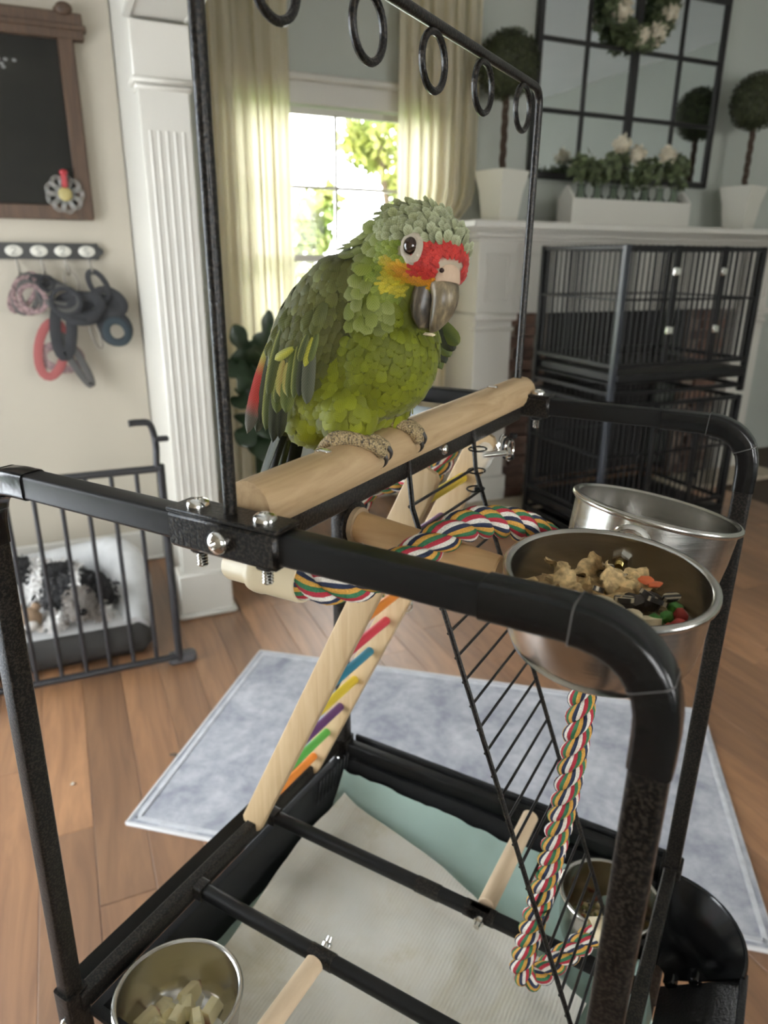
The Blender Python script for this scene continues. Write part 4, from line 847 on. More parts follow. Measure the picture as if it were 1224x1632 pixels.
# beak
def beak_mat(name, c0, c1, c2):
    m = NT(name); m.set(None, .34, 0, .5); v = m.coord((1, 1, .35)); f = m.noise(v, 130, 4, .6, .8); m.l(m.ramp(f, [(.30, c0), (.52, c1), (.74, c2)]), m.b.inputs['Base Color']); m.bump(f, .35, .001); return m.m
M_BEAK = beak_mat('horn_beak', (.055, .046, .034), (.16, .125, .075), (.34, .27, .16)); M_BEAKD = beak_mat('dark_lower_beak', (.03, .026, .022), (.085, .07, .05), (.26, .20, .12)); M_CERE = plain('pinkish_cere', (.50, .36, .25), .65, bump=.4, bscale=500)
def mandible(outer, inner, width, k=9):
    mb = MB(); n_ = len(outer); vs = []
    for i in range(n_):
        (po, qo), (pi, qi), w = outer[i], inner[i], width[i]
        for j in range(k * 2):
            a = 2 * math.pi * j / (k * 2); cx, cq = (po + pi) / 2, (qo + qi) / 2; dx, dq = (po - pi) / 2, (qo - qi) / 2
            ca_, sa_ = math.cos(a), math.sin(a); sq = abs(ca_) ** .85 * (1 if ca_ > 0 else -1); vs.append(hp(cx + dx * sq, w * sa_, cq + dq * sq))
    m_ = k * 2; fs = [(i * m_ + j, i * m_ + (j + 1) % m_, (i + 1) * m_ + (j + 1) % m_, (i + 1) * m_ + j) for i in range(n_ - 1) for j in range(m_)]; fs.append(tuple(range(m_))); fs.append(tuple(range((n_ - 1) * m_, n_ * m_))); mb.add(vs, fs); return mb
def bk(L): return [(.030 + (p_ - .030) * .80, -.008 + (q_ + .008) * .74) for p_, q_ in L]
up_o = [(.0500, -.004), (.0575, -.0125), (.0615, -.022), (.0625, -.032), (.0605, -.043), (.0560, -.053), (.0500, -.0615), (.0445, -.0665)]
up_i = [(.0280, -.016), (.0330, -.0215), (.0375, -.0265), (.0405, -.033), (.0420, -.041), (.0425, -.050), (.0425, -.058), (.0425, -.0658)]
mb = mandible(bk(up_o), bk(up_i), [.0118, .0122, .0118, .0110, .0098, .0080, .0054, .0014]); pt.part('upper_beak', mb, M_BEAK, smooth=50)
lo_o = [(.0400, -.018), (.0415, -.030), (.0425, -.041), (.0425, -.052), (.0400, -.0625)]; lo_i = [(.0150, -.018), (.0155, -.032), (.0175, -.046), (.0220, -.0570), (.0310, -.0660)]
mb = mandible(bk(lo_o), bk(lo_i), [.0150, .0165, .0162, .0138, .0085]); pt.part('lower_beak', mb, M_BEAKD, smooth=50)
mb = mandible([(.0450, .0030), (.0482, .0005), (.0512, -.0060), (.0518, -.0098)], [(.0330, -.006), (.0335, -.010), (.0345, -.0135), (.0355, -.0150)], [.0100, .0118, .0122, .0116]); ce = pt.part('cere', mb, M_CERE, smooth=50)
for s_ in (1, -1):
    mb = MB(); mb.ell(hp(.0460 - (.004 if s_ < 0 else 0), .0100 * s_, -.0035), (.0019, .0019, .0019), None, 12, 8); pt.part('nostril', mb, plain('nostril', (.03, .008, .006), .7), ce)
mb = MB(); mb.add(*(lambda h: ([v.co[:] for v in h.vertices], [p.vertices[:] for p in h.polygons]))(hull('crumb', [tuple(hp(.040, .001, -.0525) + Vector(p)) for p in rnd_pts(14, .0042, (1.3, .8, .5))], M_NUTW))); pt.part('crumb', mb, M_NUTW)
# feet
m = NT('scaly_foot'); m.set(None, .7); v = m.coord(); vo = m.n('ShaderNodeTexVoronoi'); vo.inputs['Scale'].default_value = 620; m.l(v, vo.inputs['Vector']); m.l(m.ramp(vo.outputs['Distance'], [(.05, (.50, .38, .20)), (.5, (.36, .27, .14)), (.9, (.06, .05, .04))]), m.b.inputs['Base Color']); m.bump(vo.outputs['Distance'], .9, .0015); M_FOOT = m.m
M_CLAW = plain('dark_claw', (.04, .035, .03), .35)
def on_perch(deg, l, h): a = R(deg); return Vector(((.0205 + h) * math.cos(a), l, -.0205 + (.0205 + h) * math.sin(a)))
def toe(foot, l0, l1, d0, d1, r, back=False):
    pts = []; n_ = 12
    for i in range(n_ + 1):
        t = i / n_; pts.append(on_perch(d0 + (d1 - d0) * t, l0 + (l1 - l0) * t, .0042 + .0012 * math.sin(t * math.pi * 3) * .4))
    rr = [r * (1.05 - .25 * (i / n_) + .10 * abs(math.sin(i / n_ * math.pi * 3.5))) for i in range(n_ + 1)]; mb = MB(); mb.tube(pts, rr, 12); mb.ell(pts[-1], (rr[-1],) * 3, None, 10, 8); tp = pt.part('toe', mb, M_FOOT, foot, smooth=60)
    s_ = 1 if d1 > d0 else -1; cl = [on_perch(d1 + s_ * 4, l1, .0055), on_perch(d1 + s_ * 16, l1 + .001, .0066), on_perch(d1 + s_ * 27, l1 + .001, .0048), on_perch(d1 + s_ * 36, l1 + .001, .0014)]; mb = MB(); mb.tube(spline(cl, 4), [.0030 * (1 - .09 * i) for i in range(13)], 8); pt.part('claw', mb, M_CLAW, foot, smooth=60)
for l, spread in ((-.052, ((-.066, -.034, 112, 24, .0062), (-.050, -.024, 104, 34, .0052))), (.024, ((.016, .034, 116, 20, .0060), (.024, .042, 104, 32, .0050)))):
    mb = MB(); mb.tube([(-.014, l * .7, .030), (-.010, l * .85, .014), (-.006, l, .005)], [.008, .0072, .0065], 12); mb.ell((-.005, l, .0035), (.009, .0095, .0055)); foot = pt.part('foot', mb, M_FOOT, smooth=60)
    for (l0, l1, d0, d1, r) in spread: toe(foot, l0, l1, d0, d1, r)
    for k in (-1, 1): toe(foot, l - .006, l + k * .012, 105, 185, .0052)
# ================================================================== WINDOW SIDE: curtains, trees outside
m = NT('cream_sheer_fabric'); m.set((.74, .69, .56), .9); out = [x for x in m.t.nodes if x.type == 'OUTPUT_MATERIAL'][0]; tl = m.n('ShaderNodeBsdfTranslucent'); tl.inputs[0].default_value = (.86, .80, .62, 1); mx = m.n('ShaderNodeMixShader'); mx.inputs[0].default_value = .6
m.l(m.b.outputs[0], mx.inputs[1]); m.l(tl.outputs[0], mx.inputs[2]); m.l(mx.outputs[0], out.inputs[0]); v = m.coord((1, 1, 1)); w1 = m.n('ShaderNodeTexWave'); w1.inputs['Scale'].default_value = 140; w1.bands_direction = 'Z'; m.l(v, w1.inputs['Vector']); m.bump(w1.outputs['Fac'], .15, .001); M_SHEER = m.m
def curtain(a0, a1_, folds, label, seed, a1low=None):
    a1 = a1_; a1low = a1low or a1_; random.seed(seed); ph = random.random() * 6; t = Thing('curtain', label, 'curtain', ROOM, ((a0 + a1) / 2, 3.80, .02)); mb = MB()
    def f(s, q):
        z = .02 + 2.72 * q; a1 = a1_ - (a1_ - a1low) * (1 - max(0, min(1, (z - 1.56) / .16))); fl = .6 + .4 * (1 - q); wob = .3 * math.sin(s * 5 + seed) ; a = a0 + (a1 - a0) * s + .012 * math.sin(2 * math.pi * folds * s * 2 + ph)
        return (a, 3.805 + .030 * fl * math.sin(2 * math.pi * folds * (s + .02 * math.sin(3 * q + seed)) + ph + wob) + .010 * math.sin(2 * math.pi * folds * 2.3 * s + 2 * q), z)
    sheet(mb, f, 110, 34); t.part('panel', mb, M_SHEER, smooth=80, fixn=False)
    mb = MB(); mb.tube([(a0 - .04, 3.81, 2.72), (a1 + .04, 3.81, 2.72)], .011, 10); t.part('rod', mb, M_BLK); return t
curtain(.745, 1.165, 6, 'cream sheer curtain to the left of the bright window', 1); curtain(1.76, 2.235, 7, 'cream sheer curtain between the window and the fireplace', 2, 2.075)
M_LEAFO = NT('sunlit_leaf'); M_LEAFO.set((.20, .26, .05), .6); _oi = M_LEAFO.n('ShaderNodeTexNoise'); _oi.inputs['Scale'].default_value = 2.2; M_LEAFO.l(M_LEAFO.coord(), _oi.inputs['Vector']); M_LEAFO.l(M_LEAFO.ramp(_oi.outputs['Fac'], [(.35, (.13, .20, .04)), (.65, (.36, .36, .09))]), M_LEAFO.b.inputs['Base Color']); M_LEAFO = M_LEAFO.m
def leaf_cloud(mb, c, r, n, size, rng_, squash=1):
    for _ in range(n):
        v = Vector((rng_.gauss(0, 1), rng_.gauss(0, 1), rng_.gauss(0, 1))); v = v.normalized() * r * rng_.random() ** .4; v.z *= squash; p = Vector(c) + v
        a = nrm((rng_.gauss(0, 1), rng_.gauss(0, 1), rng_.gauss(0, 1) + .3)); b = nrm(a.cross(Vector((rng_.gauss(0, 1), rng_.gauss(0, 1), rng_.gauss(0, 1))))); cdir = a.cross(b); s_ = size * rng_.uniform(.7, 1.2)
        o = len(mb.v); mb.v += [tuple(p - b * s_), tuple(p - cdir * s_ * .45 + a * s_ * .08), tuple(p + b * s_), tuple(p + cdir * s_ * .45 + a * s_ * .08)]; mb.f += [(o, o + 1, o + 2), (o, o + 2, o + 3)]; mb.m += [0, 0]
M_BARK = plain('bark', (.13, .09, .06), .9, bump=.6, bscale=40)
for (base, clumps, lb, sd) in (((3.75, 8.1), [(3.45, 8.0, 2.72, .30), (3.25, 8.1, 2.62, .24), (3.66, 8.0, 2.42, .30), (3.5, 8.2, 2.50, .18), (3.75, 8.0, 2.95, .32), (3.8, 8.0, 2.1, .26)], 'leafy tree outside the window on the right', 5), ((2.45, 8.3), [(2.62, 8.1, 1.80, .26), (2.80, 8.0, 1.98, .22), (2.52, 8.0, 1.56, .26), (2.40, 8.0, 1.24, .34), (2.76, 8.1, 1.62, .18), (2.9, 8.1, 1.1, .3)], 'yellow green shrub outside the window on the left', 6)):
    t = Thing('garden_tree', lb, 'tree', ROOM, (*base, -.3)); mb = MB(); mb.tube(spline([(*base, -.3), (base[0] + .03, base[1], .8), (clumps[0][0], clumps[0][1], clumps[0][2])], 5), [.07 - .004 * i for i in range(11)], 8); t.part('trunk', mb, M_BARK)
    rg_ = random.Random(sd); mb = MB()
    for c in clumps: leaf_cloud(mb, c[:3], c[3], 130, .085, rg_)
    t.part('foliage', mb, M_LEAFO, kind='stuff', smooth=0, fixn=False)
mb = MB(); mb.box((3, 14, -.35), (30, 20, .1)); one('lawn', mb, plain('lawn_grass', (.12, .2, .04), .9, var=.3, vscale=3), 'sunny green lawn outside the window', 'lawn', ROOM, (3, 14, -.3), kind='structure', smooth=0)
# ================================================================== FIREPLACE
fp = Thing('fireplace', 'white panelled fireplace mantel with brown brick surround', 'fireplace', ROOM, (3.2, 3.6, 0))
def bxp(t, name, lo, hi, mat, bev=.004, parent=None):
    mb = MB(); mb.box([(a + b) / 2 for a, b in zip(lo, hi)], [b - a for a, b in zip(lo, hi)], bev=bev); return t.part(name, mb, mat, parent)
FR0, FR1 = 2.10, 4.35
for (a0, a1) in ((FR0, 2.34), (4.11, FR1)):
    pl = bxp(fp, 'pilaster', (a0, 3.50, 0), (a1, 3.88, 1.12), M_TRIM); bxp(fp, 'plinth', (a0 - .015, 3.48, 0), (a1 + .015, 3.55, .18), M_TRIM, .006, pl)
    bxp(fp, 'pilaster_cap', (a0 - .02, 3.475, 1.085), (a1 + .02, 3.60, 1.125), M_TRIM, .008, pl); bxp(fp, 'pilaster_neck', (a0 - .01, 3.488, 1.03), (a1 + .01, 3.56, 1.05), M_TRIM, .006, pl)
    bk = bxp(fp, 'frieze_block', (a0, 3.495, 1.125), (a1, 3.88, 1.598), M_TRIM)
    for (lo, hi) in (((a0 + .045, 3.487, 1.19), (a1 - .045, 3.497, 1.20)), ((a0 + .045, 3.487, 1.43), (a1 - .045, 3.497, 1.44)), ((a0 + .045, 3.487, 1.20), (a0 + .055, 3.497, 1.43)), ((a1 - .055, 3.487, 1.20), (a1 - .045, 3.497, 1.43))): bxp(fp, 'panel_moulding', lo, hi, M_TRIM, .003, bk)
bxp(fp, 'frieze', (2.34, 3.53, 1.12), (4.11, 3.88, 1.598), M_TRIM)
for k, (d_, z0, z1) in enumerate(((.02, 1.50, 1.52), (.05, 1.52, 1.545), (.085, 1.545, 1.56))): bxp(fp, 'bed_moulding', (FR0 - d_, 3.495 - d_, z0), (FR1 + d_, 3.74, z1), M_TRIM, .007)
bxp(fp, 'mantel_shelf', (1.985, 3.36, 1.56), (4.47, 3.755, 1.60), M_TRIM, .008)
M_BRICK = NT('brown_brick'); M_BRICK.set(None, .85); _v = M_BRICK.coord(); _f = M_BRICK.noise(_v, 18, 4); _o = M_BRICK.n('ShaderNodeObjectInfo'); _h = M_BRICK.n('ShaderNodeHueSaturation'); _r = M_BRICK.n('ShaderNodeMapRange'); _r.inputs['To Min'].default_value = .6; _r.inputs['To Max'].default_value = 1.3
M_BRICK.l(_o.outputs['Random'], _r.inputs[0]); M_BRICK.l(_r.outputs[0], _h.inputs['Value']); M_BRICK.l(M_BRICK.ramp(_f, [(.3, (.075, .042, .030)), (.7, (.15, .085, .058))]), _h.inputs['Color']); M_BRICK.l(_h.outputs[0], M_BRICK.b.inputs['Base Color']); M_BRICK.bump(_f, .5, .003); M_BRICK = M_BRICK.m
sur = bxp(fp, 'brick_backing', (2.34, 3.60, 0), (2.66, 3.64, 1.12), plain('mortar', (.17, .13, .10), .95), 0); sur2 = bxp(fp, 'brick_backing', (3.80, 3.60, 0), (4.11, 3.64, 1.12), plain('mortar_two', (.17, .13, .10), .95), 0)
mb = MB(); mb.box((0, 0, 0), (.196, .03, .060), bev=.004); me_b = mk('brick', mb, M_BRICK, 0)
for s_, (a0, a1) in ((sur, (2.34, 2.66)), (sur2, (3.80, 4.11))):
    for r_ in range(17):
        a = a0 + (.102 if r_ % 2 else .02)
        while a < a1 - .1: fp.inst('brick', me_b, (a + .09, 3.592, .034 + r_ * .0655), s_); a += .205
bxp(fp, 'firebox', (2.66, 3.86, 0), (3.80, 3.89, 1.12), plain('soot', (.012, .011, .010), .95), 0); bxp(fp, 'hearth', (2.0, 3.22, 0), (4.45, 3.48, .035), plain('beige_hearth_stone', (.40, .34, .25), .6, var=.1), .004)
# mirror
mr_ = Thing('pane_mirror', 'large black framed window pane mirror above the mantel', 'mirror', ROOM, (3.33, 3.87, 1.865))
MA0, MA1, MZ0, MZ1 = 2.63, 4.035, 1.865, 2.93
M_MIRF = plain('black_mirror_frame', (.014, .013, .012), .5); M_MIR = plain('mirror_glass', (.80, .84, .84), .02, 1.0)
for lo, hi in (((MA0, 3.855, MZ0), (MA0 + .035, 3.895, MZ1)), ((MA1 - .035, 3.855, MZ0), (MA1, 3.895, MZ1)), ((MA0, 3.855, MZ0), (MA1, 3.895, MZ0 + .035)), ((MA0, 3.855, MZ1 - .035), (MA1, 3.895, MZ1)), ((3.305, 3.857, MZ0), (3.36, 3.893, MZ1))): bxp(mr_, 'frame_bar', lo, hi, M_MIRF)
cols = [MA0, 2.98, 3.3325, 3.685, MA1]; rows = [MZ0, 2.225, 2.58, MZ1]
for a in (2.98, 3.685): bxp(mr_, 'muntin', (a - .012, 3.860, MZ0), (a + .012, 3.89, MZ1), M_MIRF)
for z in rows[1:3]: bxp(mr_, 'muntin', (MA0, 3.861, z - .012), (MA1, 3.89, z + .012), M_MIRF)
for i in range(4):
    for j in range(3): bxp(mr_, 'pane', (cols[i] + .008, 3.872, rows[j] + .008), (cols[i + 1] - .008, 3.878, rows[j + 1] - .008), M_MIR, 0)
# greenery materials
M_GR1 = plain('dark_boxwood', (.034, .040, .012), .7, var=.5, vscale=40); M_GR2 = plain('soft_leaf', (.085, .108, .045), .6, var=.4, vscale=30); M_FLW = plain('cream_petal', (.62, .56, .42), .7, var=.12, vscale=60)
def flower_head(t, c, r, seed, name='hydrangea', label=None):
    rg_ = random.Random(seed); mb = MB(); mb.ell(c, (r * .7,) * 3, None, 10, 8); leaf_cloud(mb, c, r, 130, r * .30, rg_); return t.part(name, mb, M_FLW, None, label, None, 0, False)
wr2 = Thing('flower_wreath', 'round green wreath with cream hydrangeas hung on the mirror', 'wreath', ROOM, (3.30, 3.82, 2.58))
rg_ = random.Random(8); mb = MB(); WC = Vector((3.30, 3.82, 2.815))
for k in range(40):
    a = 2 * math.pi * k / 40; leaf_cloud(mb, WC + Vector((.185 * math.cos(a), .0, .185 * math.sin(a))), .075, 42, .035, rg_)
wr2.part('foliage', mb, M_GR2, kind='stuff', smooth=0, fixn=False)
mb = MB(); mb.tube([WC + Vector((.185 * math.cos(k * .2618), .015, .185 * math.sin(k * .2618))) for k in range(24)], .012, 6, closed=True); wr2.part('twig_ring', mb, M_BARK)
for k, (dg_, r_) in enumerate(((205, .058), (265, .055), (300, .060), (345, .055), (95, .055), (150, .055), (40, .05))):
    a = R(dg_); flower_head(wr2, WC + Vector((.185 * math.cos(a), -.045, .185 * math.sin(a))), r_, k)
M_TWIG = plain('dark_twisted_twig', (.055, .032, .018), .85)
def topiary(a, b, zc, label, seed):
    t = Thing('topiary', label, 'topiary', ROOM, (a, b, 1.6)); rg_ = random.Random(seed)
    mb = MB(); mb.ell((a, b, zc), (.145,) * 3, None, 20, 14); t.part('ball_core', mb, M_GR1)
    mb = MB()
    for _ in range(2600):
        v = nrm((rg_.gauss(0, 1), rg_.gauss(0, 1), rg_.gauss(0, 1))); p = Vector((a, b, zc)) + v * rg_.uniform(.14, .168); x = nrm(v.cross(Vector((rg_.gauss(0, 1), rg_.gauss(0, 1), rg_.gauss(0, 1))))); y = nrm(x.cross(v) + v * rg_.uniform(-.2, 1.2)); s_ = .012
        o = len(mb.v); mb.v += [tuple(p - y * s_), tuple(p + x * s_ * .5), tuple(p + y * s_), tuple(p - x * s_ * .5)]; mb.f.append((o, o + 1, o + 2, o + 3)); mb.m.append(0)
    t.part('foliage', mb, M_GR1, kind='stuff', smooth=0, fixn=False)
    for ph in (0, 2.1, 4.2):
        mb = MB(); mb.tube([(a + .012 * math.cos(ph + i * .5), b + .012 * math.sin(ph + i * .5), 1.83 + (zc - .12 - 1.83) * i / 24) for i in range(25)], .0085, 6); t.part('stem', mb, M_TWIG)
    mb = MB(); pr = [(.072, 1.602), (.078, 1.64), (.092, 1.76), (.112, 1.845), (.114, 1.862), (.104, 1.862), (.098, 1.835)]; vs = []; k = len(pr)
    for q in range(4):
        an = R(45 + 90 * q + 14)
        for r_, z in pr: vs.append((a + r_ * 1.3 * math.cos(an), b + r_ * 1.3 * math.sin(an), z))
    fs = [(i * k + j, ((i + 1) % 4) * k + j, ((i + 1) % 4) * k + j + 1, i * k + j + 1) for i in range(4) for j in range(k - 1)] + [tuple(i * k for i in range(4)), tuple(i * k + k - 1 for i in range(4))]; mb.add(vs, fs); t.part('pot', mb, plain('white_pot_glaze', (.60, .58, .50), .4), smooth=30)
    return t
topiary(2.305, 3.64, 2.365, 'ball topiary in a white flared pot beside the right curtain', 1); topiary(4.13, 3.64, 2.345, 'ball topiary in a white flared pot at the right of the mirror', 2)
# trough with bottles and flowers
tr_ = Thing('planter_trough', 'long white wooden trough on the mantel', 'trough', ROOM, (3.15, 3.62, 1.602))
for lo, hi in (((2.74, 3.55, 1.602), (3.60, 3.565, 1.742)), ((2.74, 3.675, 1.602), (3.60, 3.69, 1.742)), ((2.74, 3.565, 1.602), (3.60, 3.675, 1.615))): bxp(tr_, 'side_board', lo, hi, M_TRIM)
for a in (2.735, 3.60):
    mb = MB(); mb.prism([(-.07, 0), (.07, 0), (.07, .14), (0, .21), (-.07, .14)], -.009, .009, Matrix(((0, 0, 1, a), (1, 0, 0, 3.62), (0, 1, 0, 1.602), (0, 0, 0, 1)))); tr_.part('end_board', mb, M_TRIM)
M_BOT = glass_mat('bottle_glass', (.86, .90, .86))
WHICH = ('at the left end', 'second from the left', 'third from the left', 'fourth from the left', 'third from the right', 'second from the right', 'at the right end')
mb = MB(); mb.lathe([(0, 0), (.045, 0), (.048, .006), (.048, .11), (.04, .135), (.024, .155), (.022, .195), (.027, .20), (.027, .205), (.020, .205), (.020, .15), (.044, .105), (.044, .008), (0, .006)], 20); me_bt = mk('glass_bottle', mb, M_BOT)
for i in range(7):
    a = 2.83 + i * .117; put('glass_bottle', me_bt, ROOM @ Matrix.Translation((a, 3.62, 1.616)), 'clear glass bottle in the white trough, ' + WHICH[i], 'bottle', 'glass bottles in the trough')
    t = Thing('flower_sprig', 'leafy stem with cream bloom in the trough bottle, ' + WHICH[i] if i in (2, 3, 5) else 'leafy green sprig in the trough bottle, ' + WHICH[i], 'flowers', ROOM, (a, 3.62, 1.63), 'stems in the trough bottles'); rg_ = random.Random(i + 3)
    h = (.17, .20, .30, .26, .20, .27, .17)[i]; mb = MB(); mb.tube(spline([(a, 3.62, 1.63), (a + .004, 3.62, 1.8), (a + rg_.uniform(-.03, .03), 3.615, 1.72 + h)], 4), .003, 6); t.part('stem', mb, M_GR2)
    mb = MB()
    for q in range(3): leaf_cloud(mb, (a + rg_.uniform(-.05, .05), 3.62 + rg_.uniform(-.04, .03), 1.86 + rg_.uniform(0, .10)), .07, 34, .034, rg_)
    t.part('foliage', mb, M_GR2, kind='stuff', smooth=0, fixn=False)
    if i in (2, 3, 5): flower_head(t, (a + .01, 3.60, 1.73 + h), .055, i + 30)
# ================================================================== STACKED CAGES
M_CAGE = plain('black_cage_paint', (.008, .008, .008), .42, 0, .3); M_CAGEP = plain('grey_blue_cage_post', (.030, .034, .042), .30)
CA0, CA1, CB0, CB1 = 2.31, 3.15, 2.6, 3.2
mb = MB(); mb.tube([(0, 0, 0), (0, 0, .50)], .0045, 6); me_bar = mk('bar', mb, M_CAGE)
def cage(z0, z1, label, doors):
    t = Thing('dog_crate', label, 'dog crate', ROOM, ((CA0 + CA1) / 2, (CB0 + CB1) / 2, z0))
    for a in (CA0, CA1):
        for b in (CB0, CB1): bxp(t, 'post', (a - .014, b - .014, z0), (a + .014, b + .014, z1), M_CAGEP if (a, b) == (CA0, CB0) else M_CAGE, .003)
    zb = z0 + .16
    for z in (z0 + .03, zb, z0 + .455, z1 - .012):
        for lo, hi in (((CA0, CB0 - .009, z - .010), (CA1, CB0 + .009, z + .010)), ((CA0, CB1 - .009, z - .010), (CA1, CB1 + .009, z + .010)), ((CA0 - .009, CB0, z - .010), (CA0 + .009, CB1, z + .010)), ((CA1 - .009, CB0, z - .010), (CA1 + .009, CB1, z + .010))):
            if abs(z - (z0 + .455)) < .001: lo = (*lo[:2], z - .005); hi = (*hi[:2], z + .005)
            bxp(t, 'rail', lo, hi, M_CAGE, .002)
    bxp(t, 'pull_out_tray', (CA0 + .01, CB0 - .025, z0 + .085), (CA1 - .01, CB1, z0 + .125), M_CAGE, .004)
    mb = MB(); mb.box(((CA0 + CA1) / 2, (CB0 + CB1) / 2, z0 + .075), (CA1 - CA0, CB1 - CB0, .006)); t.part('grid_floor', mb, M_CAGE)
    sc = (z1 - zb) / .50; S = Matrix.Diagonal((1, 1, sc, 1))
    for i in range(1, 24):
        a = CA0 + (CA1 - CA0) * i / 24
        for b in (CB0, CB1): t.inst('bar', me_bar, Matrix.Translation((a, b, zb)) @ S)
    for i in range(1, 17):
        b = CB0 + (CB1 - CB0) * i / 17
        for a in (CA0, CA1): t.inst('bar', me_bar, Matrix.Translation((a, b, zb)) @ S)
    for a in (CA0 + .29, CA0 + .58):
        bxp(t, 'door_stile', (a - .017, CB0 - .020, zb), (a + .017, CB0 - .008, z1), M_CAGE, .002)
        for z in (zb + .14, zb + .40): bxp(t, 'latch', (a - .028, CB0 - .032, z), (a + .012, CB0 - .018, z + .035), M_CHROME if doors else M_CAGE, .004)
    return t
cage(0.05, .765, 'lower black wire dog crate standing on the floor by the fireplace', 0); cage(.785, 1.475, 'upper black wire dog crate stacked on the lower crate', 1)
mb = MB()
for i, (a, b) in enumerate(((CA0, CB0), (CA1, CB0), (CA0, CB1), (CA1, CB1))): mb.ell((a, b, .025), (.02, .012, .025), None, 10, 8)
mb.box(((CA0 + CA1) / 2, (CB0 + CB1) / 2, .046), (CA1 - CA0, CB1 - CB0, .008)); one('crate_base', mb, M_CAGE, 'black castor base under the stacked dog crates', 'base', ROOM, ((CA0 + CA1) / 2, (CB0 + CB1) / 2, 0))
# ================================================================== LEFT WALL
M_FRW = wood('dark_stained_frame', (.038, .020, .010), (.09, .048, .024), axis=2, scale=20, rough=.55); M_BOARDC = plain('chalkboard_slate', (.013, .012, .009), .7, 0, .2, var=.2, vscale=5)
cb_ = Thing('chalkboard', 'framed chalkboard in dark brown wood on the cream wall', 'chalkboard', ROOM, (-.3, 3.41, 1.545))
bxp(cb_, 'slate', (-.78, 3.400, 1.59), (.13, 3.412, 2.20), M_BOARDC, 0)
for lo, hi in (((-.82, 3.385, 1.545), (.185, 3.418, 1.600)), ((-.82, 3.38, 2.185), (.225, 3.418, 2.275)), ((.128, 3.382, 1.545), (.187, 3.418, 2.29)), ((-.82, 3.382, 1.545), (-.765, 3.418, 2.29))): bxp(cb_, 'frame_board', lo, hi, M_FRW, .004)
bxp(cb_, 'frame_ledge', (-.82, 3.372, 2.215), (.235, 3.418, 2.235), M_FRW, .003); mb = MB(); mb.ell((.165, 3.375, 2.285), (.03, .012, .022), None, 12, 8); cb_.part('finial', mb, M_FRW)
mb = MB()
for i, (x, z) in enumerate(((-.055, 2.10), (-.045, 2.085), (-.03, 2.10), (.0, 2.10), (-.04, 2.075))): mb.ell((x - .03, 3.3985, z), (.008, .001, .006), None, 8, 6)
cb_.part('chalk_smudge', mb, plain('chalk', (.16, .16, .15), .9), kind='stuff')
orn = Thing('flower_ornament', 'clear beaded flower ornament with a red clip on the chalkboard corner', 'ornament', ROOM, (.085, 3.375, 1.60)); M_BEAD = plain('clear_beads', (.30, .285, .25), .2, 0, .6, Alpha=.55)
for k in range(9):
    a = 2 * math.pi * k / 9; c = Vector((.085 + .048 * math.cos(a), 3.372, 1.640 + .048 * math.sin(a)))
    for rr in (.024, .015):
        mb = MB(); mb.tube([c + Vector((rr * math.cos(q * .5236), .002 * (q % 2), rr * math.sin(q * .5236))) for q in range(12)], .0028, 6, closed=True); orn.part('petal_loop', mb, M_BEAD)
mb = MB(); mb.ell((.087, 3.368, 1.640), (.026, .010, .026), None, 12, 8); orn.part('centre', mb, plain('yellow_centre', (.33, .27, .10), .5)); mb = MB(); mb.box((.090, 3.362, 1.690), (.022, .02, .055), bev=.006); mb.ell((.090, 3.36, 1.718), (.016, .012, .012)); orn.part('clip', mb, plain('red_plastic', (.33, .025, .03), .4))
hr = Thing('hook_rail', 'black hook rail with four white oval plaques on the cream wall', 'hook rail', ROOM, (0, 3.41, 1.39)); M_RAILK = plain('black_rail', (.022, .021, .018), .5)
mb = MB(); mb.prism([(-.24, -.032), (.185, -.032), (.190, -.02), (.205, -.008), (.208, 0), (.205, .008), (.190, .02), (.185, .032), (-.24, .032)], -.009, .009, Matrix(((1, 0, 0, 0), (0, 0, -1, 3.408), (0, 1, 0, 1.424), (0, 0, 0, 1)))); hr.part('backboard', mb, M_RAILK, smooth=20)
M_PLAQ = plain('white_enamel', (.50, .48, .41), .4); M_INK = plain('grey_lettering', (.20, .19, .17), .6); M_IRON = plain('grey_iron_hook', (.20, .18, .15), .4, .6)
for i, a in enumerate((-.132, -.04, .05, .142)):
    mb = MB(); mb.ell((a, 3.399, 1.424), (.033, .004, .022), None, 20, 10); pq = hr.part('plaque', mb, M_PLAQ)
    crv = ([(-.009, .008), (-.002, .014), (.007, .010), (.003, -.001), (-.009, -.013), (.010, -.012)], [(.008, .011), (-.002, .014), (-.009, .006), (.007, -.005), (.001, -.014), (-.009, -.009)])[i % 2]
    mb = MB(); mb.tube(spline([(a + x, 3.3945, 1.424 + z) for x, z in crv], 5), .0020, 6); hr.part('letter', mb, M_INK, pq)
    mb = MB(); mb.tube(spline([(a + .004, 3.395, 1.392), (a + .008, 3.388, 1.360), (a + .010, 3.372, 1.335), (a + .010, 3.355, 1.345), (a + .010, 3.352, 1.36)], 5), .0055, 8); hr.part('hook', mb, M_IRON)
M_STRAPB = plain('black_webbing', (.016, .016, .017), .8, bump=.4, bscale=500); M_STRAPG = plain('grey_webbing', (.06, .056, .05), .8); M_STRAPR = plain('red_padding', (.25, .065, .06), .8); M_STRAPP = plain('pink_checked_strap', (.17, .11, .105), .8, var=.7, vscale=90); M_STRAPT = plain('teal_padding', (.012, .022, .027), .7)
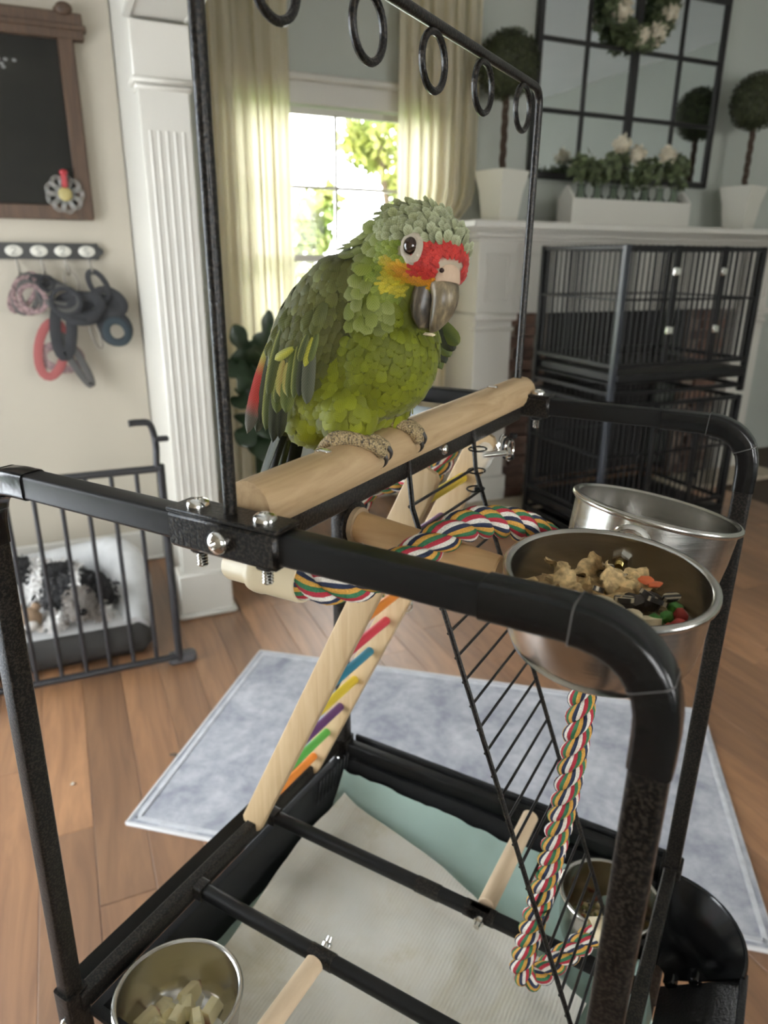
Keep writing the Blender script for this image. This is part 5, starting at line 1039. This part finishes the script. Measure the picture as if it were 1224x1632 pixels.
def strap(t, name, c, rx, rz, w, mat, tilt=0, lean=0, n=22, th=.004, depth=0, arc=(0, 360)):
    mb = MB(); pts = []
    full = arc == (0, 360)
    for i in range(n if full else n + 1):
        a = R(arc[0] + (arc[1] - arc[0]) * i / n); x, z = rx * math.cos(a), rz * math.sin(a); ct, st_ = math.cos(tilt), math.sin(tilt)
        pts.append((c[0] + x * ct - z * st_, c[1] + lean * z + depth * math.cos(a * 2), c[2] + x * st_ + z * ct))
    mb.sweep(pts, rrect(w, th * 2, th * .6, 2), closed=full, up=(0, 1, 0)); t.part(name, mb, mat)
t = Thing('dog_harness', 'pink checked dog harness on the hook nearest the frame edge', 'harness', ROOM, (-.12, 3.36, 1.16))
for k in range(5): strap(t, 'strap', (-.118 + .008 * k, 3.352 - .004 * k, 1.265 - .006 * k), .036 + .009 * (k % 3), .085 - .008 * k, .02, M_STRAPP if k % 2 == 0 else M_STRAPG, .3 * (k - 2), .1)
t = Thing('dog_leash', 'bundle of dark grey leashes on the second hook', 'leash', ROOM, (-.01, 3.36, 1.17))
for k in range(5): strap(t, 'strap', (-.012 + .012 * k, 3.35 - .005 * k, 1.275 - .012 * k), .085 - .007 * k, .036 + .004 * k, .018, (M_STRAPB, M_STRAPG)[k % 2], -.55 + .12 * k, .15)
mb = MB(); mb.lathe([(.02, -.012), (.034, -.012), (.034, .012), (.02, .012), (.02, -.012)], 20, axis_m((-.03, 3.34, 1.30), (.3, -1, 0))); t.part('collar', mb, M_STRAPB)
t = Thing('dog_leash', 'black leash with a steel carabiner on the third hook', 'leash', ROOM, (.07, 3.36, 1.15))
strap(t, 'carabiner', (.068, 3.355, 1.305), .026, .045, .006, M_IRON, .2); strap(t, 'handle', (.085, 3.345, 1.20), .085, .055, .03, M_STRAPB, -.15, .2, depth=.01); strap(t, 'strap', (.11, 3.335, 1.205), .06, .04, .04, M_STRAPB, .3, .2); strap(t, 'clip', (.135, 3.345, 1.09), .016, .06, .008, M_IRON, .25)
t = Thing('dog_harness', 'black and teal dog harness on the fourth hook', 'harness', ROOM, (.18, 3.36, 1.06))
strap(t, 'strap', (.170, 3.350, 1.29), .030, .062, .022, M_STRAPB, .45, .1); strap(t, 'strap', (.208, 3.345, 1.225), .062, .040, .032, M_STRAPB, -.6, .1); strap(t, 'chest_pad', (.215, 3.345, 1.115), .055, .062, .034, M_STRAPB, .5, .1); strap(t, 'chest_lining', (.222, 3.335, 1.10), .042, .048, .03, M_STRAPT, .5, .1); strap(t, 'strap', (.165, 3.350, 1.20), .07, .03, .05, M_STRAPB, .1, .1)
t = Thing('dog_harness', 'red padded dog harness hanging lowest below the hook rail', 'harness', ROOM, (.0, 3.36, .90))
strap(t, 'chest_pad', (-.045, 3.352, 1.035), .050, .115, .036, M_STRAPR, -.25, .08); strap(t, 'strap', (.012, 3.345, 1.12), .032, .115, .044, M_STRAPB, -.1, .08); strap(t, 'strap', (.045, 3.345, .985), .018, .115, .03, M_STRAPG, .42, .05); strap(t, 'lining', (-.01, 3.356, 1.0), .075, .05, .035, M_STRAPP, -.15, .05); strap(t, 'red_trim', (.06, 3.350, .955), .016, .085, .022, M_STRAPR, .42, .05)
# ================================================================== GATE, DOG BED, DOG
gt = Thing('baby_gate', 'black metal baby gate with upright bars in front of the dog', 'gate', ROOM, (-.25, 2.37, 0)); GA0, GA1 = -.78, .244; M_GATE = plain('black_gate_paint', (.018, .018, .020), .4)
for p0, p1, r_ in (((GA0, 2.37, .745), (GA1, 2.37, .745), .0125), ((GA0, 2.37, .035), (GA1, 2.37, .035), .0125), ((GA1, 2.37, .02), (GA1, 2.37, .758), .0135), ((GA0, 2.37, .02), (GA0, 2.37, .758), .0135)):
    mb = MB(); mb.tube([p0, p1], r_, 12); gt.part('frame_tube', mb, M_GATE)
mb = MB(); mb.tube([(0, 0, 0), (0, 0, .71)], .0075, 10); me_gb = mk('gate_bar', mb, M_GATE)
for i in range(12): gt.inst('gate_bar', me_gb, (GA1 - .078 * (i + 1), 2.37, .035))
mb = MB(); mb.tube(spline([(GA1 - .012, 2.37, .75), (GA1 - .008, 2.368, .83), (GA1 - .020, 2.365, .895), (GA1 - .055, 2.36, .905), (GA1 - .085, 2.355, .905)], 6), .011, 10); mb.box((GA1 + .01, 2.365, .845), (.05, .02, .018), bev=.005); gt.part('latch_handle', mb, M_GATE)
mb = MB(); mb.box((GA1 + .012, 2.385, .022), (.10, .05, .04), bev=.01); gt.part('foot', mb, plain('grey_gate_foot', (.09, .09, .095), .5)); mb = MB(); mb.tube([(GA1 + .02, 2.37, .56), (GA1 + .035, 2.37, .56)], .012, 10); gt.part('hinge_pin', mb, M_GATE)
bed = Thing('dog_bed', 'grey dog bed with a pale raised bolster behind the gate', 'dog bed', ROOM, (-.25, 2.8, 0)); M_BEDG = plain('charcoal_bed_fabric', (.045, .042, .038), .9, bump=.4, bscale=200); M_BEDL = plain('pale_fleece', (.50, .50, .49), .95, bump=.8, bscale=90, var=.08, vscale=20)
mb = MB(); mb.box((-.29, 2.79, .06), (.92, .62, .12), bev=.04); bed.part('base', mb, M_BEDG, smooth=50); mb = MB(); mb.box((-.29, 2.79, .115), (.84, .54, .05), bev=.022); bed.part('cushion', mb, M_BEDL, smooth=60)
mb = MB(); pth = spline([(.11, 2.54, .09), (.125, 2.70, .14), (.125, 2.86, .19), (.09, 3.02, .20), (-.02, 3.09, .17), (-.3, 3.10, .14), (-.6, 3.10, .13)], 6); mb.tube(pth, [.055 + .025 * math.sin(min(1, i / 12) * math.pi / 2) for i in range(len(pth))], 14); bed.part('bolster', mb, M_BEDL, smooth=60)
# the dog lies facing the viewer
M_FURW = plain('white_fur', (.62, .60, .57), .9); M_FURK = plain('black_fur', (.016, .015, .015), .75); M_FURG = plain('grey_muzzle_fur', (.24, .215, .19), .9)
dog = Thing('dog', 'shaggy black and white dog lying behind the gate with its chin low', 'dog', ROOM, (-.2, 2.75, .14))
src = MB(); src.ell((-.30, 2.84, .215), (.20, .12, .095)); src.ell((-.13, 2.76, .215), (.11, .11, .095)); src.ell((-.45, 2.88, .20), (.11, .11, .085)); src.ell((-.085, 2.70, .215), (.085, .08, .075)); src.ell((-.065, 2.64, .235), (.088, .074, .076)); src.ell((-.060, 2.565, .196), (.052, .058, .046))
for (x0, y0, x1, y1) in ((-.16, 2.72, -.145, 2.555), (-.03, 2.72, .0, 2.56)):
    for q in range(8): t_ = q / 7; src.ell((x0 + (x1 - x0) * t_, y0 + (y1 - y0) * t_, .165), (.034, .04, .028), None, 10, 8)
src.ell((-.42, 2.74, .17), (.09, .06, .04), Matrix.Rotation(.3, 3, 'Z'))
tmp = bpy.data.objects.new('tmp', mk('tmp', src, [], 0, dog.o)); COL.objects.link(tmp); rm = tmp.modifiers.new('r', 'REMESH'); rm.mode = 'VOXEL'; rm.voxel_size = .008; sm = tmp.modifiers.new('s', 'SMOOTH'); sm.iterations = 6; sm.factor = .5
dg = bpy.context.evaluated_depsgraph_get(); dme = bpy.data.meshes.new_from_object(tmp.evaluated_get(dg)); bpy.data.objects.remove(tmp, do_unlink=True); dme.name = 'body'
def dogcol(p):                                              # piebald coat: 0 white 1 black 2 grey
    x, y, z = p.x + dog.o.x, p.y + dog.o.y, p.z + dog.o.z
    if y < 2.585 and z > .15 and abs(x + .06) < .065: return 2
    if y < 2.78 and z > .195 and x > -.18: return 1 if abs(x + .066) > .013 else 0
    if z > .255 and -.42 < x < -.22: return 1
    return 0
for m_ in (M_FURW, M_FURK, M_FURG): dme.materials.append(m_)
dme.polygons.foreach_set('material_index', [dogcol(p.center) for p in dme.polygons]); dme.polygons.foreach_set('use_smooth', [True] * len(dme.polygons))
db = bpy.data.objects.new('body', dme); COL.objects.link(db); db.parent = dog.root
rg_ = random.Random(2); furs = {0: MB(), 1: MB(), 2: MB()}
for p in dme.polygons:
    for _ in range(1):
        c, n_ = p.center, p.normal
        if n_.z < -.5: continue
        k = dogcol(c); L = {0: .030, 1: .020, 2: .016}[k] * rg_.uniform(.6, 1.2); d_ = nrm(n_ * .35 + Vector((rg_.gauss(0, .35), rg_.gauss(0, .5) - .2, rg_.gauss(0, .3) - .6))); s_ = nrm(d_.cross(n_)) * .0045; mb = furs[k]; o = len(mb.v); q0 = c + dog.o
        mb.v += [tuple(q0 - s_), tuple(q0 + s_), tuple(q0 + d_ * L * .6 + n_ * .006 + s_ * .7), tuple(q0 + d_ * L * .6 + n_ * .006 - s_ * .7), tuple(q0 + d_ * L)]; mb.f += [(o, o + 1, o + 2, o + 3), (o + 3, o + 2, o + 4)]; mb.m += [0, 0]
for k, nm in ((0, 'white_coat'), (1, 'black_coat'), (2, 'muzzle_fur')): dog.part(nm, furs[k], (M_FURW, M_FURK, M_FURG)[k], kind='stuff', smooth=0, fixn=False)
for s_ in (-1, 1):                                           # ears hang beside the head
    mb = MB(); mb.ell((-.066 + s_ * .094, 2.645, .228), (.026, .034, .072), Matrix.Rotation(-s_ * .25, 3, 'Y'), 14, 10); ear = dog.part('ear', mb, M_FURK, smooth=60); mb = MB(); leaf_cloud(mb, (-.066 + s_ * .098, 2.64, .210), .060, 140, .013, rg_); dog.part('ear_fur', mb, M_FURK, ear, kind='stuff', smooth=0, fixn=False)
    mb = MB(); mb.ell((-.064 + s_ * .036, 2.572, .256), (.0095, .006, .0085), None, 12, 8); dog.part('eye', mb, plain('dog_eye', (.008, .005, .004), .08, 0, .7))
mb = MB(); mb.ell((-.060, 2.508, .208), (.020, .012, .014), None, 14, 10); dog.part('nose', mb, plain('wet_black_nose', (.008, .008, .008), .25)); mb = MB(); mb.box((-.060, 2.514, .178), (.044, .01, .004), bev=.0015); dog.part('mouth', mb, M_FURK)
ty = Thing('plush_toy', 'tan and white plush toy lying beside the dog', 'toy', ROOM, (-.25, 2.6, .12)); M_PLT = plain('tan_plush', (.28, .19, .12), .95, bump=.8, bscale=150); M_PLW = plain('white_plush', (.60, .57, .52), .95, bump=.8, bscale=150)
for (nm, c, r_, mt) in (('head', (-.235, 2.575, .185), (.045, .04, .042), M_PLT), ('muzzle', (-.228, 2.54, .172), (.024, .022, .02), M_PLW), ('torso', (-.30, 2.61, .165), (.06, .045, .045), M_PLW), ('arm', (-.27, 2.56, .15), (.018, .04, .018), M_PLT), ('arm', (-.20, 2.57, .145), (.018, .03, .018), M_PLW), ('ear', (-.262, 2.585, .225), (.016, .01, .018), M_PLT), ('ear', (-.208, 2.585, .222), (.016, .01, .018), M_PLT)):
    mb = MB(); mb.ell(c, r_, None, 14, 10); ty.part(nm, mb, mt, smooth=60)
# ================================================================== RUG, PLANT, BITS
m = NT('distressed_blue_grey_rug'); m.set(None, .95); v = m.coord(); f1 = m.noise(v, 7, 6, .65, .4); f2 = m.noise(v, 32, 4, .7); mxn = m.n('ShaderNodeMixRGB'); mxn.blend_type = 'MULTIPLY'; mxn.inputs[0].default_value = .5
m.l(m.ramp(f1, [(.32, (.29, .30, .345)), (.5, (.43, .44, .47)), (.68, (.55, .555, .58))]), mxn.inputs[1]); m.l(m.ramp(f2, [(.35, (.58, .60, .66)), (.6, (1, 1, 1))]), mxn.inputs[2]); m.l(mxn.outputs[0], m.b.inputs['Base Color']); m.bump(m.noise(v, 600, 2), .6, .002)
fl_, fr_ = Vector((-.462, 2.352, 0)), Vector((1.058, 1.996, 0)); ex = nrm(fr_ - fl_); ey_ = Vector((ex.y, -ex.x, 0)); RUG = Matrix(((ex.x, ey_.x, 0, fl_.x), (ex.y, ey_.y, 0, fl_.y), (0, 0, 1, 0), (0, 0, 0, 1))); LW, LD = (fr_ - fl_).length, .895
rug = Thing('rug', 'blue grey distressed rug with a pale bound edge on the floor', 'rug', RUG, (LW / 2, LD / 2, 0)); mb = MB(); sheet(mb, lambda s, t: (LW * s, LD * t, .0085 + .0012 * noise.noise((s * 6, t * 5, 0))), 24, 16); mb.box((LW / 2, LD / 2, .004), (LW - .004, LD - .004, .006)); rug.part('pile', mb, m.m, fixn=False)
mb = MB(); mb.tube([(0, 0, .005), (LW, 0, .005), (LW, LD, .005), (0, LD, .005)], .006, 6, closed=False); mb.tube([(0, LD, .005), (0, 0, .005)], .006, 6); rug.part('bound_edge', mb, plain('pale_rug_binding', (.58, .58, .58), .9))
mb = MB()
for p0, p1 in (((.02, .02), (LW - .02, .02)), ((.02, LD - .02), (LW - .02, LD - .02)), ((.02, .02), (.02, LD - .02)), ((LW - .02, .02), (LW - .02, LD - .02))): mb.box(((p0[0] + p1[0]) / 2, (p0[1] + p1[1]) / 2, .0098), (abs(p1[0] - p0[0]) + .012, abs(p1[1] - p0[1]) + .012, .002))
rug.part('border_band', mb, plain('pale_rug_border', (.52, .53, .55), .95, var=.15, vscale=30))
pl_ = Thing('house_plant', 'dark leafy split leaf house plant in front of the left curtain', 'plant', ROOM, (.80, 3.35, 0)); M_MON = plain('dark_monstera_leaf', (.022, .042, .018), .32, 0, .5, var=.3, vscale=12)
mb = MB(); mb.lathe([(0, 0), (.10, 0), (.13, .06), (.145, .26), (.15, .28), (.138, .28), (.13, .24), (0, .23)], 24, Matrix.Translation((.80, 3.35, 0))); pl_.part('pot', mb, plain('dark_brown_pot', (.05, .022, .012), .4)); mb = MB(); mb.lathe([(0, .238), (.131, .236)], 20, Matrix.Translation((.80, 3.35, 0))); pl_.part('soil', mb, plain('soil', (.02, .014, .01), .95))
def lobed(t, base, tip, W, lobes, nvec, name='leaf'):
    base, tip = Vector(base), Vector(tip); d_ = tip - base; L = d_.length; d_.normalize(); nv = nrm(Vector(nvec) - d_ * Vector(nvec).dot(d_)); s_ = nv.cross(d_); mb = MB(); K = 26; vs = []; fs = []
    for i in range(K + 1):
        t_ = i / K; w = W * math.sin(math.pi * min(1, t_ * .96 + .04)) ** .7 * (1.05 - .45 * t_); cut = abs(math.sin(math.pi * t_ * lobes)); w *= (.42 + .58 * cut) if .12 < t_ < .9 else 1
        c = base + d_ * L * t_ + nv * (L * .12 * math.sin(math.pi * t_)); fw = d_ * (L * .05 * cut)
        vs += [c - s_ * w + fw - nv * w * .25, c - s_ * w * .5 + nv * .004, c, c + s_ * w * .5 + nv * .004, c + s_ * w + fw - nv * w * .25]
    for i in range(K):
        for j in range(4): fs.append((i * 5 + j, i * 5 + j + 1, i * 5 + j + 6, i * 5 + j + 5))
    mb.add(vs, fs); lo = len(mb.v); mb.add([p - nv * .0015 for p in vs], [f[::-1] for f in fs]); lf = t.part(name, mb, M_MON, smooth=70, fixn=False)
    mb = MB(); o_ = Vector((.80, 3.35, .24)); mb.tube(spline([o_, o_.lerp(base, .55) + Vector((0, 0, .10)), base], 5), .006, 6); t.part('stem', mb, M_MON, lf)
for (b_, tp, W, lb, nv) in (((.80, 3.28, .92), (.86, 3.20, 1.19), .07, 3, (.2, -1, .2)), ((.79, 3.30, .88), (.69, 3.18, 1.13), .10, 3, (.0, -.9, .5)), ((.84, 3.26, .80), (.62, 3.12, .97), .12, 4, (-.1, -.8, .6)), ((.86, 3.28, .78), (.64, 3.08, .80), .11, 4, (0, -.7, .7)), ((.84, 3.25, .74), (.66, 3.06, .62), .12, 3, (0, -.8, .6)), ((.80, 3.22, .68), (.80, 3.05, .50), .11, 1, (0, -1, .3)), ((.86, 3.30, .88), (1.00, 3.15, 1.06), .09, 3, (.2, -1, .3)), ((.9, 3.28, .76), (1.05, 3.12, .72), .10, 3, (.2, -.8, .6)), ((.78, 3.24, .95), (.78, 3.16, 1.05), .06, 1, (0, -1, .2))): lobed(pl_, b_, tp, W, lb, nv)
# small litter on floor and rug
def litter(name, fx, mat, label, cat, r_, sq):
    random.seed(int(fx[0] * 1000)); put(name, hull(name, rnd_pts(16, r_, sq), mat, 40), Matrix.Translation((fx[0], fx[1], fx[2])), label, cat)
litter('paper_scrap', (-.87, 1.63, .004), M_PLAQ, 'tiny white scrap on the floor left of the rug', 'scrap', .010, (.6, 1, .3)); litter('dry_leaf', (-.62, 1.755, .006), M_BARK, 'brown dry scrap at the left edge of the rug', 'scrap', .016, (1, .6, .35)); litter('seed_husk', (.78, 1.50, .016), M_NUTW, 'pale husk lying on the rug near the right leg', 'scrap', .016, (1, .8, .5))
# framed pictures on the wall behind the viewer (seen only in the mirror)
for i, (a, z) in enumerate(((1.0, 1.75), (1.75, 1.75))):
    t = Thing('picture_frame', 'dark picture frame on the back wall, ' + ('nearer the glazed door' if i == 0 else 'between the windows'), 'picture', ROOM, (a, -3.07, z - .25)); bxp(t, 'frame', (a - .22, -3.08, z - .28), (a + .22, -3.055, z + .28), M_MIRF); bxp(t, 'print', (a - .18, -3.056, z - .24), (a + .18, -3.052, z + .24), plain('pale_print', (.35, .36, .36), .5, var=.4, vscale=6), 0)
